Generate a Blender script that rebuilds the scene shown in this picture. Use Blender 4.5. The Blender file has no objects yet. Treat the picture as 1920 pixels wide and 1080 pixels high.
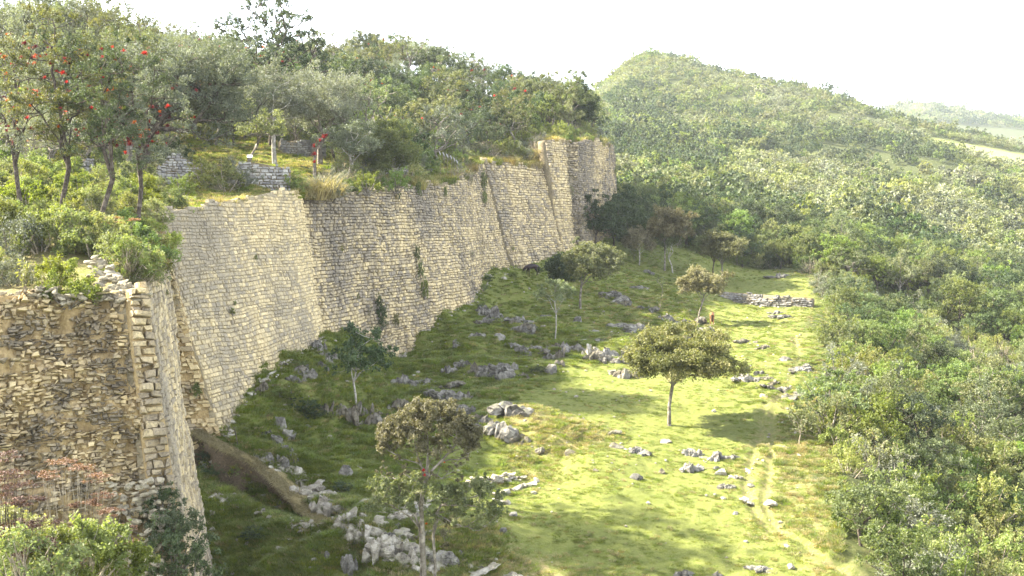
import bpy, math, random
import numpy as np
from mathutils import Vector, Matrix

random.seed(7)
RNG = np.random.default_rng(11)
S = bpy.context.scene
COL = S.collection

# ------------------------------------------------------------------ camera
F = 2100.0                       # focal length in photo pixels (1920 wide)
PITCH = math.atan((540 - 400) / F)
cam_d = bpy.data.cameras.new('camera')
cam_d.sensor_width = 36.0
cam_d.lens = F / 1920 * 36.0
cam_d.clip_start = 0.3
cam_d.clip_end = 12000
cam = bpy.data.objects.new('camera', cam_d)
COL.objects.link(cam)
cam.location = (0, 0, 0)
cam.rotation_euler = (math.pi / 2 - PITCH, 0, 0)
S.camera = cam

# ------------------------------------------------------------------ light
SUN_EL = math.radians(39.5)
SUN_AZ = math.radians(-78)       # measured from +Y towards +X (negative: towards the wall side)
sd = Vector((math.cos(SUN_EL) * math.sin(SUN_AZ), math.cos(SUN_EL) * math.cos(SUN_AZ), math.sin(SUN_EL)))
sun_d = bpy.data.lights.new('sun', 'SUN')
sun_d.energy = 4.5
sun_d.angle = math.radians(0.55)
sun_d.color = (1.0, 0.93, 0.78)
sun = bpy.data.objects.new('sun', sun_d)
sun.rotation_euler = sd.to_track_quat('Z', 'Y').to_euler()
COL.objects.link(sun)
W = bpy.data.worlds.new('World')
S.world = W
W.use_nodes = True
wn = W.node_tree.nodes
bg = wn['Background']
sky = wn.new('ShaderNodeTexSky')
sky.sky_type = 'NISHITA'
sky.sun_disc = False
sky.sun_elevation = SUN_EL
sky.sun_rotation = SUN_AZ
sky.altitude = 2500
sky.air_density = 1.0
sky.dust_density = 7.0
sky.ozone_density = 1.0
hsv = wn.new('ShaderNodeHueSaturation')       # the camera's daylight white balance, a little warm
hsv.inputs['Saturation'].default_value = 0.36
W.node_tree.links.new(sky.outputs[0], hsv.inputs['Color'])
W.node_tree.links.new(hsv.outputs[0], bg.inputs[0])
bg.inputs[1].default_value = 0.15
S.view_settings.view_transform = 'Standard'
S.view_settings.look = 'None'
S.view_settings.gamma = 1.0
S.view_settings.use_curve_mapping = False
S.view_settings.exposure = 2.66
HAZE = 0.00011
S.render.engine = 'CYCLES'
S.cycles.max_bounces = 6
S.cycles.diffuse_bounces = 3
S.cycles.transmission_bounces = 4
S.cycles.transparent_max_bounces = 6
S.cycles.volume_bounces = 0
S.cycles.use_denoising = True
try:
    S.cycles.denoising_prefilter = 'ACCURATE'
except Exception:
    pass

# ------------------------------------------------------------------ helpers
cp, sp = math.cos(PITCH), math.sin(PITCH)
def P(px, py, d):
    """photo pixel + ground distance (world y) -> world point"""
    a = (px - 960) / F; b = -(py - 540) / F
    ray = (a, cp + b * sp, -sp + b * cp)
    k = d / ray[1]
    return np.array((ray[0] * k, d, ray[2] * k))

def proj(p):
    x, y, z = p[..., 0], p[..., 1], p[..., 2]
    dep = y * cp - z * sp
    up = y * sp + z * cp
    return 960 + F * x / dep, 540 - F * up / dep, dep

def mesh_np(name, V, faces_flat, nper, mat=None, smooth=False, tint=None, tint_name='tint', mats=None, mat_idx=None):
    """faces_flat: int array (nf, nper) ; or a list of such arrays for mixed sizes"""
    me = bpy.data.meshes.new(name)
    V = np.asarray(V, dtype=np.float32)
    arrs = faces_flat if isinstance(faces_flat, list) else [np.asarray(faces_flat)]
    arrs = [np.asarray(a, dtype=np.int32) for a in arrs if len(a)]
    me.vertices.add(len(V))
    me.vertices.foreach_set('co', V.ravel())
    loops = np.concatenate([a.ravel() for a in arrs])
    tot = np.concatenate([np.full(len(a), a.shape[1], dtype=np.int32) for a in arrs])
    start = np.concatenate([[0], np.cumsum(tot)[:-1]]).astype(np.int32)
    me.loops.add(len(loops))
    me.loops.foreach_set('vertex_index', loops)
    me.polygons.add(len(tot))
    me.polygons.foreach_set('loop_start', start)
    try:
        me.polygons.foreach_set('loop_total', tot)
    except Exception:
        pass
    me.polygons.foreach_set('use_smooth', np.full(len(tot), smooth, dtype=bool))
    if mat_idx is not None:
        me.polygons.foreach_set('material_index', np.asarray(mat_idx, dtype=np.int32))
    me.update(calc_edges=True)
    if tint is not None:
        ts = tint if isinstance(tint, dict) else {tint_name: tint}
        for k, val in ts.items():
            at = me.attributes.new(k, 'FLOAT', 'POINT')
            at.data.foreach_set('value', np.asarray(val, dtype=np.float32))
    for m in (mats or ([mat] if mat else [])):
        me.materials.append(m)
    return me

def link(name, me, parent=None, kind=None, label=None, cat=None, group=None, loc=None):
    o = bpy.data.objects.new(name, me)
    COL.objects.link(o)
    if parent is not None:
        o.parent = parent
    if loc is not None:
        o.location = loc
    if kind: o['kind'] = kind
    if label: o['label'] = label
    if cat: o['category'] = cat
    if group: o['group'] = group
    return o

def thing(name, label, cat, loc=(0, 0, 0), group=None, rotz=0.0, scale=1.0):
    o = bpy.data.objects.new(name, None)
    COL.objects.link(o)
    o.empty_display_size = 0.5
    o.location = loc
    o.rotation_euler = (0, 0, rotz)
    o.scale = (scale, scale, scale) if not hasattr(scale, '__len__') else scale
    o['label'] = label; o['category'] = cat; o['kind'] = 'thing'
    if group: o['group'] = group
    return o

def put_copy(src, loc, rotz, scale, label, group=None):
    r = src.copy(); COL.objects.link(r)
    r.location = loc; r.rotation_euler = (0, 0, rotz)
    r.scale = (scale, scale, scale) if not hasattr(scale, '__len__') else scale
    r['label'] = label
    if group: r['group'] = group
    for ch in src.children:
        if ch.name.startswith('bromeliad'): continue
        c = ch.copy(); COL.objects.link(c); c.parent = r
        c.matrix_parent_inverse = Matrix.Identity(4)
    return r

# ---- value noise
def _hash(ix, iy, iz, seed):
    h = (ix.astype(np.int64) * 374761393 + iy.astype(np.int64) * 668265263 + iz.astype(np.int64) * 2147483647 + seed * 974634777) & 0xffffffff
    h = ((h ^ (h >> 13)) * 1274126177) & 0xffffffff
    h = (h ^ (h >> 16)) & 0xffffffff
    return h / 4294967295.0
def vnoise(x, y, z=None, seed=0):
    x = np.asarray(x, float); y = np.asarray(y, float)
    z = np.zeros_like(x) if z is None else np.asarray(z, float)
    ix, iy, iz = np.floor(x), np.floor(y), np.floor(z)
    fx, fy, fz = x - ix, y - iy, z - iz
    fx = fx * fx * (3 - 2 * fx); fy = fy * fy * (3 - 2 * fy); fz = fz * fz * (3 - 2 * fz)
    r = 0
    for dx in (0, 1):
        for dy in (0, 1):
            for dz in (0, 1):
                w = (fx if dx else 1 - fx) * (fy if dy else 1 - fy) * (fz if dz else 1 - fz)
                r = r + w * _hash(ix + dx, iy + dy, iz + dz, seed)
    return r * 2 - 1
def fbm(x, y, z=None, oct=4, seed=0, gain=0.5):
    a, s, r = 1.0, 1.0, 0
    for k in range(oct):
        r = r + a * vnoise(np.asarray(x) * s, np.asarray(y) * s, None if z is None else np.asarray(z) * s, seed + k * 17)
        a *= gain; s *= 2.03
    return r
def sstep(a, b, x):
    t = np.clip((x - a) / (b - a), 0, 1)
    return t * t * (3 - 2 * t)

# ---- materials
class NT:
    def __init__(s, name):
        s.m = bpy.data.materials.new(name); s.m.use_nodes = True
        s.t = s.m.node_tree; s.n = s.t.nodes; s.n.clear()
        s.out = s.n.new('ShaderNodeOutputMaterial')
    def N(s, typ, **kw):
        nd = s.n.new(typ)
        for k, v in kw.items():
            if k.startswith('i_'):
                key = k[2:]
                key = int(key) if key.isdigit() else key.replace('_', ' ')
                if hasattr(v, 'is_output') or hasattr(v, 'links'):
                    s.t.links.new(v, nd.inputs[key])
                else:
                    nd.inputs[key].default_value = v
            else:
                setattr(nd, k, v)
        return nd
    def L(s, a, b): s.t.links.new(a, b)
    def mix(s, fac, a, b, blend='MIX'):
        nd = s.n.new('ShaderNodeMix'); nd.data_type = 'RGBA'; nd.blend_type = blend
        for key, v in ((0, fac), (6, a), (7, b)):
            if hasattr(v, 'links'): s.t.links.new(v, nd.inputs[key])
            elif key == 0: nd.inputs[0].default_value = v
            else: nd.inputs[key].default_value = (*v, 1) if len(v) == 3 else v
        return nd.outputs[2]
    def ramp(s, fac, stops, interp='LINEAR'):
        nd = s.n.new('ShaderNodeValToRGB'); cr = nd.color_ramp; cr.interpolation = interp
        while len(cr.elements) > 1: cr.elements.remove(cr.elements[0])
        cr.elements[0].position = stops[0][0]; c = stops[0][1]
        cr.elements[0].color = (*c, 1) if hasattr(c, '__len__') else (c, c, c, 1)
        for p, c in stops[1:]:
            e = cr.elements.new(p); e.color = (*c, 1) if hasattr(c, '__len__') else (c, c, c, 1)
        s.t.links.new(fac, nd.inputs[0])
        return nd.outputs[0]
    def noise(s, scale, detail=4, rough=0.55, vec=None, dist=0.0):
        nd = s.n.new('ShaderNodeTexNoise')
        nd.inputs['Scale'].default_value = scale; nd.inputs['Detail'].default_value = detail
        nd.inputs['Roughness'].default_value = rough; nd.inputs['Distortion'].default_value = dist
        if vec is not None: s.t.links.new(vec, nd.inputs['Vector'])
        return nd.outputs['Fac']
    def attr(s, name):
        nd = s.n.new('ShaderNodeAttribute'); nd.attribute_name = name
        return nd.outputs['Fac']
    def pos(s):
        return s.n.new('ShaderNodeNewGeometry').outputs['Position']
    def objc(s):
        return s.n.new('ShaderNodeTexCoord').outputs['Object']
    def rnd(s):
        return s.n.new('ShaderNodeObjectInfo').outputs['Random']
    def math(s, op, a, b=None, clamp=False):
        nd = s.n.new('ShaderNodeMath'); nd.operation = op; nd.use_clamp = clamp
        for k, v in ((0, a), (1, b)):
            if v is None: continue
            if hasattr(v, 'links'): s.t.links.new(v, nd.inputs[k])
            else: nd.inputs[k].default_value = v
        return nd.outputs[0]
    def bump(s, h, strength=0.5, dist=0.05):
        nd = s.n.new('ShaderNodeBump'); nd.inputs['Strength'].default_value = strength
        nd.inputs['Distance'].default_value = dist
        s.t.links.new(h, nd.inputs['Height'])
        return nd.outputs['Normal']
    def principled(s, col, rough=0.85, spec=0.25, normal=None, **kw):
        nd = s.n.new('ShaderNodeBsdfPrincipled')
        for key, v in (('Base Color', col), ('Roughness', rough), ('Specular IOR Level', spec)):
            if hasattr(v, 'links'): s.t.links.new(v, nd.inputs[key])
            elif key == 'Base Color': nd.inputs[key].default_value = (*v, 1)
            else: nd.inputs[key].default_value = v
        if normal is not None: s.t.links.new(normal, nd.inputs['Normal'])
        return nd
    def done(s, sh):
        s.t.links.new(sh.outputs[0] if hasattr(sh, 'outputs') else sh, s.out.inputs['Surface'])
        return s.m

def leaf_mat(name, dark, mid, light, trans=0.35, dry=None):
    """foliage: every leaf has its own tint, every plant its own shift; light shines through"""
    t = NT(name)
    tint = t.attr('tint')
    r = t.rnd()
    c = t.ramp(tint, [(0.0, dark), (0.5, mid), (1.0, light)])
    hs = t.N('ShaderNodeHueSaturation')
    t.L(c, hs.inputs['Color'])
    t.L(t.math('ADD', t.math('MULTIPLY', r, 0.045), 0.478), hs.inputs['Hue'])
    r2 = t.math('FRACT', t.math('MULTIPLY', r, 13.7))
    t.L(t.math('ADD', t.math('MULTIPLY', r2, 0.55), 0.72), hs.inputs['Value'])
    r3 = t.math('FRACT', t.math('MULTIPLY', r, 71.3))
    t.L(t.math('ADD', t.math('MULTIPLY', r3, 0.35), 0.75), hs.inputs['Saturation'])
    col = hs.outputs[0]
    if dry:
        col = t.mix(t.math('GREATER_THAN', t.math('FRACT', t.math('MULTIPLY', tint, 37.0)), dry[1]), col, dry[0])
    p = t.principled(col, 0.55, 0.35)
    tr = t.N('ShaderNodeBsdfTranslucent')
    tc = t.mix(1.0, col, (1.25, 1.3, 0.55), 'MULTIPLY')
    t.L(tc, tr.inputs['Color'])
    mx = t.N('ShaderNodeMixShader'); mx.inputs[0].default_value = trans
    t.L(p.outputs[0], mx.inputs[1]); t.L(tr.outputs[0], mx.inputs[2])
    return t.done(mx)
# ================================================================== TERRAIN
# control points: photo x, photo y, distance, roughness (0 lawn .. 1 rocky slope), dryness, shrub land (no lawn)
LOW = [
 # wall foot
 (330,1150,46,.6,.1,0),(392,1092,52,.5,.1,0),(405,960,57,.6,.2,0),(420,880,61,.8,.5,0),(428,832,64,.8,.3,0),(480,739,68,.7,.1,0),(540,679,74,.8,.1,0),(580,652,79,.8,.1,0),
 (612,640,84,.8,0,0),(680,648,93,.8,0,0),(745,676,98,.7,0,0),(800,620,103,.7,0,0),(860,586,110,.7,0,0),(900,553,118,.7,0,0),(915,520,124,.6,0,0),
 (968,508,134,.6,0,0),(1010,495,140,.6,0,0),(1062,473,147,.6,0,0),(1092,464,153,.6,0,0),(1125,450,160,.6,0,.4),(1155,440,170,.6,0,.6),
 (300,700,85,.5,0,0),(500,600,105,.5,0,0),(700,540,130,.5,0,0),(900,460,165,.5,0,0),(100,900,60,.5,0,0),
 # slope
 (440,1060,53,.5,.1,0),(560,1085,50,.6,.15,0),(640,1085,50,.6,.3,0),(500,985,56,.5,.1,0),(600,1010,53.5,.6,.2,0),(700,1040,51,.9,.5,0),
 (480,900,61,.8,.3,0),(560,930,59,.8,.3,0),(640,960,57,.7,.3,0),(720,985,54.5,.8,.3,0),
 (500,800,67,.8,.1,0),(560,850,64.5,.8,.1,0),(640,880,62,.5,0,0),(720,920,59.5,.4,0,0),(800,930,59,.3,0,0),(850,900,62,.3,0,0),
 (560,745,71,.8,.2,0),(620,790,70,.8,.2,0),(700,800,71,.8,.2,0),(660,730,76,.7,.2,0),(720,740,80,.7,.2,0),(850,780,74,.6,.1,0),(900,850,68,.3,0,0),
 (800,700,91,.8,.1,0),(780,735,84,.8,.1,0),(860,660,97,.8,.1,0),(900,620,108,.8,.1,0),(950,740,83,.8,.3,0),(1000,690,92,.5,.1,0),(960,650,101,.9,.2,0),
 (940,570,120,.8,.1,0),(1000,600,117,.8,.2,0),(1050,650,102,.9,.2,0),(1150,665,99,.7,.2,0),(1100,620,114,.7,.3,0),(1000,535,134,.7,.2,0),(1060,560,127,.7,.3,0),
 (1100,530,140,.8,.3,0),(1180,580,128,.8,.4,0),(1240,600,124,.8,.4,0),(1200,530,146,.7,.3,0),(1160,490,158,.6,.2,0),(1250,560,138,.8,.3,0),(1300,620,124,.8,.4,0),
 # dry mound
 (1000,800,72.5,.5,.9,0),(1060,825,70,.5,.9,0),(980,860,68,.5,.6,0),(1040,880,66,.3,.4,0),
 # lawn
 (800,1060,50,.5,.5,0),(900,1040,51,.5,.6,0),(900,960,56,.15,.1,0),(1000,1000,54,.1,.2,0),(1000,1085,50,.3,.7,0),(1100,930,58.5,.05,.05,0),(1150,1085,50,.1,.3,0),(1300,1085,50,.05,.1,0),
 (1300,1000,54.5,.03,.05,0),(1450,1085,49.5,.1,.2,0),(1550,1085,49,.2,.5,0),(1100,860,64.5,.15,.2,0),(1250,900,62,.1,.1,0),(1400,900,62,.2,.3,0),(1250,800,74,.03,.0,0),(1100,760,79,.1,.1,0),
 (1400,800,73.5,.05,.1,0),(1000,745,82,.1,.1,0),(1150,710,88,.1,.1,0),(1300,720,85,.1,.1,0),(1420,720,84,.3,.2,0),(1500,730,82,.4,.4,0),(1300,670,100,.3,.2,0),(1420,665,99,.3,.2,0),
 (1400,630,116,.3,.2,0),(1500,650,105,.4,.3,0),(1370,595,134,.3,.2,0),(1470,600,130,.4,.3,0),(1500,780,75.5,.4,.5,0),(1500,850,67,.5,.7,0),(1500,950,57.5,.3,.6,0),(1540,1030,52,.3,.6,0),
 (1400,552,152,.2,.2,0),(1480,556,150,.3,.4,0),(1390,540,155,.3,.1,0),(1480,545,153,.3,.2,0),(1420,520,166,.3,.1,0),(1340,500,170,.4,.1,0),(1430,498,180,.3,.2,.6),(1280,480,172,.4,.1,.3),(1220,470,172,.5,.1,.5),
 (1500,500,172,.5,.5,.8),
 # forest floor right
 (1570,1020,52,.5,.6,.8),(1600,1120,47,.5,.5,1),(1760,1230,44,.5,.5,1),(1950,1380,40,.5,.5,1),(1580,900,61,.5,.6,1),(1700,1000,58,.5,.4,1),(1950,1150,56,.5,.4,1),
 (1575,800,72,.5,.5,1),(1700,880,71,.5,.3,1),(1950,980,70,.5,.3,1),(1570,700,88,.5,.5,1),(1700,770,89,.5,.3,1),(1950,860,88,.5,.3,1),(1570,650,105,.5,.5,1),(1560,600,128,.5,.5,1),(1700,690,112,.5,.3,1),
 (1950,760,112,.5,.3,1),(1560,545,152,.5,.3,1),(1700,610,145,.5,.3,1),(1950,680,142,.5,.3,1),(1570,500,185,.5,.3,1),(1750,555,180,.5,.3,1),(1950,610,180,.5,.3,1),
 (1500,450,215,.5,.3,1),(1700,480,225,.5,.3,1),(1950,540,225,.5,.3,1),(1350,440,200,.5,.3,1),(1250,425,205,.5,.3,1),(1180,410,205,.5,.3,1),(1150,380,240,.5,.3,1),
 (1150,330,300,.5,.3,1),(1300,370,270,.5,.3,1),(1500,395,280,.5,.3,1),(1700,415,290,.5,.3,1),(1950,475,290,.5,.3,1),
 (1150,280,380,.5,.3,1),(1300,310,360,.5,.3,1),(1500,335,360,.5,.3,1),(1700,350,370,.5,.3,1),(1950,400,370,.5,.3,1),
 (1130,225,500,.5,.3,1),(1250,235,470,.5,.3,1),(1400,265,450,.5,.3,1),(1550,285,440,.5,.3,1),(1700,295,450,.5,.3,1),(1950,340,450,.5,.3,1),
 (1125,185,620,.5,.3,1),(1210,170,560,.5,.3,1),(1350,205,540,.5,.3,1),(1500,230,520,.5,.3,1),(1650,250,510,.5,.3,1),(1760,262,520,.5,.3,1),(1950,308,520,.5,.3,1),
 (1110,200,700,.5,.3,1),(1135,160,690,.5,.3,1),(1165,125,680,.5,.3,1),(1210,108,670,.5,.3,1),(1260,118,660,.5,.3,1),(1330,143,650,.5,.3,1),(1430,158,640,.5,.3,1),(1550,188,620,.5,.3,1),(1660,218,600,.5,.3,1),(1760,243,600,.5,.3,1),(1830,262,600,.5,.3,1),(1950,290,600,.5,.3,1),
 (1080,240,760,.5,.3,1),(1000,300,700,.5,.3,1),(1160,160,780,.5,.3,1),(1330,180,780,.5,.3,1),(1550,230,760,.5,.3,1),(1760,280,740,.5,.3,1),(1950,320,740,.5,.3,1),
 (1100,300,1000,.5,.3,1),(1300,300,1000,.5,.3,1),(1550,320,1000,.5,.3,1),(1760,300,1000,.5,.3,1),(1950,310,1000,.5,.3,1),
 (1000,320,1700,.5,.3,1),(1300,300,1700,.5,.3,1),(1600,240,1700,.5,.3,1),(1680,204,1700,.5,.3,1),(1740,200,1700,.5,.3,1),(1800,212,1700,.5,.3,1),(1860,224,1700,.5,.3,1),(1950,235,1700,.5,.3,1),
 (1000,395,3500,.5,.3,1),(1500,395,3500,.5,.3,1),(1950,395,3500,.5,.3,1),
 # outside the frame
 (-600,800,70,.5,.3,1),(-600,420,300,.5,.3,1),(200,400,400,.5,.3,1),(600,400,600,.5,.3,1),(2700,1300,60,.5,.3,1),(2700,800,150,.5,.3,1),(2700,520,400,.5,.3,1),(2700,380,900,.5,.3,1),
 (-600,2000,20,.5,.3,1),(960,2900,15,.2,.3,0),(1900,2900,15,.5,.3,1),(2700,2200,25,.5,.3,1),(960,1800,26,.2,.2,0),(1300,1500,33,.1,.2,0),(600,1500,34,.4,.2,0),(960,1250,41,.2,.3,0),(500,1250,42,.5,.2,0),(1500,1300,39,.3,.3,0),
 (-600,380,2500,.5,.3,1),(2700,380,2500,.5,.3,1),(200,390,2500,.5,.3,1),
]
UP = [ # plateau and wooded hill behind the wall
 (-80,560,46),(60,560,47),(160,530,48),(272,545,48),(303,520,55),(298,410,67),(370,395,71),(450,382,77),(520,368,82),(568,375,87),(640,372,96),(700,362,101),(745,360,106),(800,355,113),(860,345,121),(885,340,126),(912,306,137),(960,313,143),(1020,322,149),
 (1027,272,150),(1062,272,154),(1085,278,156),(1115,273,162),(1145,280,172),(1150,290,185),
 (-100,480,52),(60,450,55),(160,430,58),(240,440,58),(240,400,65),(100,400,64),(-100,400,62),(200,370,72),(330,365,80),(0,350,75),(150,335,84),(300,345,88),
 (420,355,84),(480,340,90),(545,345,94),(420,322,98),(520,310,106),(620,315,112),(700,320,118),(800,318,128),(900,295,142),(600,290,124),(700,292,134),
 (300,315,100),(150,300,98),(0,300,95),(-100,320,90),
 (300,270,116),(500,278,120),(150,250,116),(0,240,114),(-100,240,110),
 (300,215,138),(500,225,140),(150,190,138),(0,170,136),(700,245,150),(850,255,160),(950,265,170),(1050,240,175),(1120,262,182),
 (300,160,162),(500,185,165),(150,130,160),(0,110,160),(700,190,172),(850,205,182),(950,225,190),(1050,228,195),(1100,250,200),
 (300,120,195),(420,150,195),(500,158,195),(600,150,195),(680,145,198),(750,140,205),(850,165,212),(950,185,215),(1030,208,218),(1090,235,222),(1130,275,225),
 (300,150,240),(500,185,240),(750,190,245),(950,240,250),(1100,300,250),(0,90,200),(-100,90,200),(0,100,250),
 (300,300,350),(700,330,350),(1000,380,350),(-100,250,350),(1180,330,200),(1200,420,240),
]
def uv_of(x, y):
    return x / y * 6.0, np.log(y) * 3.2
class RBF:
    def __init__(s, pts):
        W3 = np.array([P(*p[:3]) for p in pts])
        u, v = uv_of(W3[:, 0], W3[:, 1])
        s.u, s.v = u, v
        val = W3[:, 2] / W3[:, 1]
        n = len(u)
        r = np.hypot(u[:, None] - u, v[:, None] - v)
        K = r * r * np.log(r + 1e-9) + np.eye(n) * 0.004
        A = np.zeros((n + 3, n + 3)); A[:n, :n] = K
        A[:n, n] = 1; A[:n, n + 1] = u; A[:n, n + 2] = v; A[n:, :n] = A[:n, n:].T
        s.w = np.linalg.solve(A, np.concatenate([val, [0, 0, 0]]))
    def __call__(s, x, y):
        x = np.atleast_1d(np.asarray(x, float)); y = np.atleast_1d(np.asarray(y, float))
        u, v = uv_of(x, y); out = np.empty_like(u).ravel()
        uf, vf = u.ravel(), v.ravel()
        for i in range(0, len(uf), 20000):
            a, b = uf[i:i + 20000], vf[i:i + 20000]
            r2 = (a[:, None] - s.u) ** 2 + (b[:, None] - s.v) ** 2
            out[i:i + 20000] = (0.5 * r2 * np.log(r2 + 1e-12)) @ s.w[:-3] + s.w[-3] + s.w[-2] * a + s.w[-1] * b
        return out.reshape(u.shape) * y
rbf_low = RBF(LOW)
rbf_up = RBF(UP)
_lw = np.array([P(*p[:3]) for p in LOW]); _lu, _lv = uv_of(_lw[:, 0], _lw[:, 1]); _lm = np.array([p[3:] for p in LOW])
def masks(x, y):
    u, v = uv_of(np.asarray(x, float), np.asarray(y, float)); shp = u.shape; u = u.ravel(); v = v.ravel()
    out = np.empty((len(u), 3))
    for i in range(0, len(u), 20000):
        d2 = (u[i:i + 20000, None] - _lu) ** 2 + (v[i:i + 20000, None] - _lv) ** 2 + 1e-4
        w = 1 / d2 ** 2.2
        out[i:i + 20000] = (w @ _lm) / w.sum(1)[:, None]
    return [out[:, k].reshape(shp) for k in range(3)]

# track down the lawn, photo x,y,d
TRACK = [P(1490,640,112), P(1500,690,95), P(1480,730,84), P(1452,760,79), P(1447,800,74), P(1446,850,67), P(1440,900,62), P(1432,945,58.5), P(1452,985,55.5), P(1510,1030,52.5), P(1600,1090,49)]
TRACK2 = [P(1437,760,79), P(1428,800,74), P(1412,850,67), P(1398,905,62), P(1405,950,58.5), P(1450,1000,54.5)]
def dist_poly(x, y, poly):
    best = np.full(np.shape(x), 1e9)
    for a, b in zip(poly[:-1], poly[1:]):
        dx, dy = b[0] - a[0], b[1] - a[1]
        t = np.clip(((x - a[0]) * dx + (y - a[1]) * dy) / (dx * dx + dy * dy), 0, 1)
        best = np.minimum(best, np.hypot(x - a[0] - t * dx, y - a[1] - t * dy))
    return best
# the trench cut by water below the wall
TRENCH = [P(372,838,63), P(420,868,61.5), P(470,905,59.8), P(520,940,58), P(575,975,56), P(625,1000,54.5)]
# low mounds and ledges on the slope: photo x,y,d, radius, height
MOUNDS = [(1165,668,98,4.0,1.2),(1040,815,71,3.0,.7),(960,790,73,3.2,.9),(820,905,60,2.2,.3),(560,985,56,3.0,.5),(640,1040,52,2.6,.5),(700,735,79,3.0,.7),
          (800,735,84,3.4,.6),(600,760,73,2.6,.7),(520,700,70,1.8,.5),(900,640,102,4,.8),(1000,625,110,4,.8),(1130,660,99,4,.5),(1050,640,107,4,.7),(1100,600,118,4,.6),(1000,560,127,4,.6),
          (460,850,63,1.5,.4),(870,1015,52.5,2.8,.7),(960,560,125,3,.5),(1240,640,112,5,.7),(1310,640,116,4,.5)]
_mw = [(P(a, b, c), r, h) for a, b, c, r, h in MOUNDS]
def low_z(x, y, detail=True):
    x = np.atleast_1d(np.asarray(x, float)); y = np.atleast_1d(np.asarray(y, float))
    z = rbf_low(x, y)
    rough, dry, wood = masks(x, y)
    near = sstep(260, 120, y)
    for (c, r, h) in _mw:
        d2 = ((x - c[0]) ** 2 + ((y - c[1]) * 0.8) ** 2) / (r * r)
        z = z + h * np.exp(-d2 * 1.6)
    ledge = fbm(x / 7.0 + 3, y / 4.0, oct=3, seed=5)
    led = np.abs(fbm(x / 9.0 + 0.25 * y / 9, y / 5.5, oct=3, seed=21))
    z = z + near * rough * (0.55 * ledge + 0.5 * sstep(0.0, 0.22, led) - 0.4)
    if detail:
        z = z + near * (0.025 + 0.38 * rough ** 1.4) * fbm(x / 1.7, y / 1.7, oct=4, seed=8)
        z = z + near * (0.035 + 0.03 * rough) * fbm(x / 0.45, y / 0.45, oct=3, seed=9)
        dt = np.minimum(dist_poly(x, y, TRACK), dist_poly(x, y, TRACK2))
        z = z - 0.16 * np.exp(-(dt / 0.28) ** 2) + 0.05 * np.exp(-((dt - 0.55) / 0.3) ** 2)
        step = (y * 1.4 + 0.25 * x) % 1.0
        band = np.exp(-(dt / 1.6) ** 2) * sstep(62, 58, y)
        z = z - 0.07 * band * step
    z = z + 6.2 * np.exp(-(((x + 16.5) / 3.6) ** 2 + ((y - 33.0) / 3.4) ** 2) ** 1.5)
    dtr = dist_poly(x, y, TRENCH)
    z = z - 0.95 * np.exp(-(dtr / 0.75) ** 2) * sstep(66, 63, y)
    far = sstep(150, 420, y)
    z = z + far * (3.2 * fbm(x / 55.0, y / 60.0, oct=3, seed=31)) * sstep(1200, 900, y)
    return z
def up_z(x, y):
    z = rbf_up(x, y)
    return z + 0.25 * fbm(np.asarray(x) / 2.5, np.asarray(y) / 2.5, oct=3, seed=44)

# ---- grass / soil material
def ground_material():
    t = NT('grassland')
    dry, bare, wood = t.attr('dry'), t.attr('bare'), t.attr('wood')
    p = t.pos()
    n1 = t.noise(0.35, 5, 0.6, p); n2 = t.noise(2.2, 6, 0.65, p); n3 = t.noise(11.0, 5, 0.7, p); n4 = t.noise(0.09, 3, 0.5, p)
    g = t.ramp(n2, [(0.28, (0.120, 0.142, 0.030)), (0.5, (0.172, 0.194, 0.042)), (0.72, (0.215, 0.230, 0.058))])
    g = t.mix(t.math('MULTIPLY', t.ramp(n3, [(0.45, 0), (0.60, 1)]), 0.55), g, (0.240, 0.240, 0.090))
    n5 = t.noise(24.0, 5, 0.75, p)
    g = t.mix(t.math('MULTIPLY', t.ramp(n5, [(0.50, 0), (0.62, 1)]), 0.5), g, (0.090, 0.110, 0.028))
    g = t.mix(t.math('MULTIPLY', t.ramp(n1, [(0.45, 0), (0.62, 1)]), 0.3), g, (0.115, 0.140, 0.034))
    d = t.ramp(n3, [(0.3, (0.16, 0.125, 0.055)), (0.6, (0.30, 0.25, 0.12)), (0.8, (0.40, 0.35, 0.19))])
    dm = t.math('ADD', dry, t.math('MULTIPLY', t.math('SUBTRACT', n2, 0.5), 1.5))
    dm = t.math('ADD', dm, t.math('MULTIPLY', t.math('SUBTRACT', n3, 0.5), 0.9))
    c = t.mix(t.ramp(dm, [(0.32, 0), (0.72, 1)]), g, d)
    s = t.ramp(n3, [(0.3, (0.045, 0.034, 0.022)), (0.6, (0.14, 0.105, 0.065)), (0.75, (0.30, 0.26, 0.19))])
    bm = t.math('ADD', bare, t.math('MULTIPLY', t.math('SUBTRACT', n3, 0.5), 1.0))
    c = t.mix(t.ramp(bm, [(0.42, 0), (0.6, 1)]), c, s)
    w = t.ramp(n2, [(0.3, (0.035, 0.045, 0.018)), (0.6, (0.085, 0.095, 0.035)), (0.8, (0.15, 0.14, 0.06))])
    c = t.mix(wood, c, w)
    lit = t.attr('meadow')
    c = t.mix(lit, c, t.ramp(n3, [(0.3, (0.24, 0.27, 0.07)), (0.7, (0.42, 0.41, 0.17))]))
    h = t.math('ADD', t.math('MULTIPLY', n3, 0.7), n2)
    fine = t.noise(38.0, 4, 0.7, p)
    h = t.math('ADD', h, t.math('MULTIPLY', fine, 0.35))
    return t.done(t.principled(c, 0.92, 0.12, t.bump(h, 0.85, 0.16)))
MAT_GROUND = ground_material()

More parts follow.
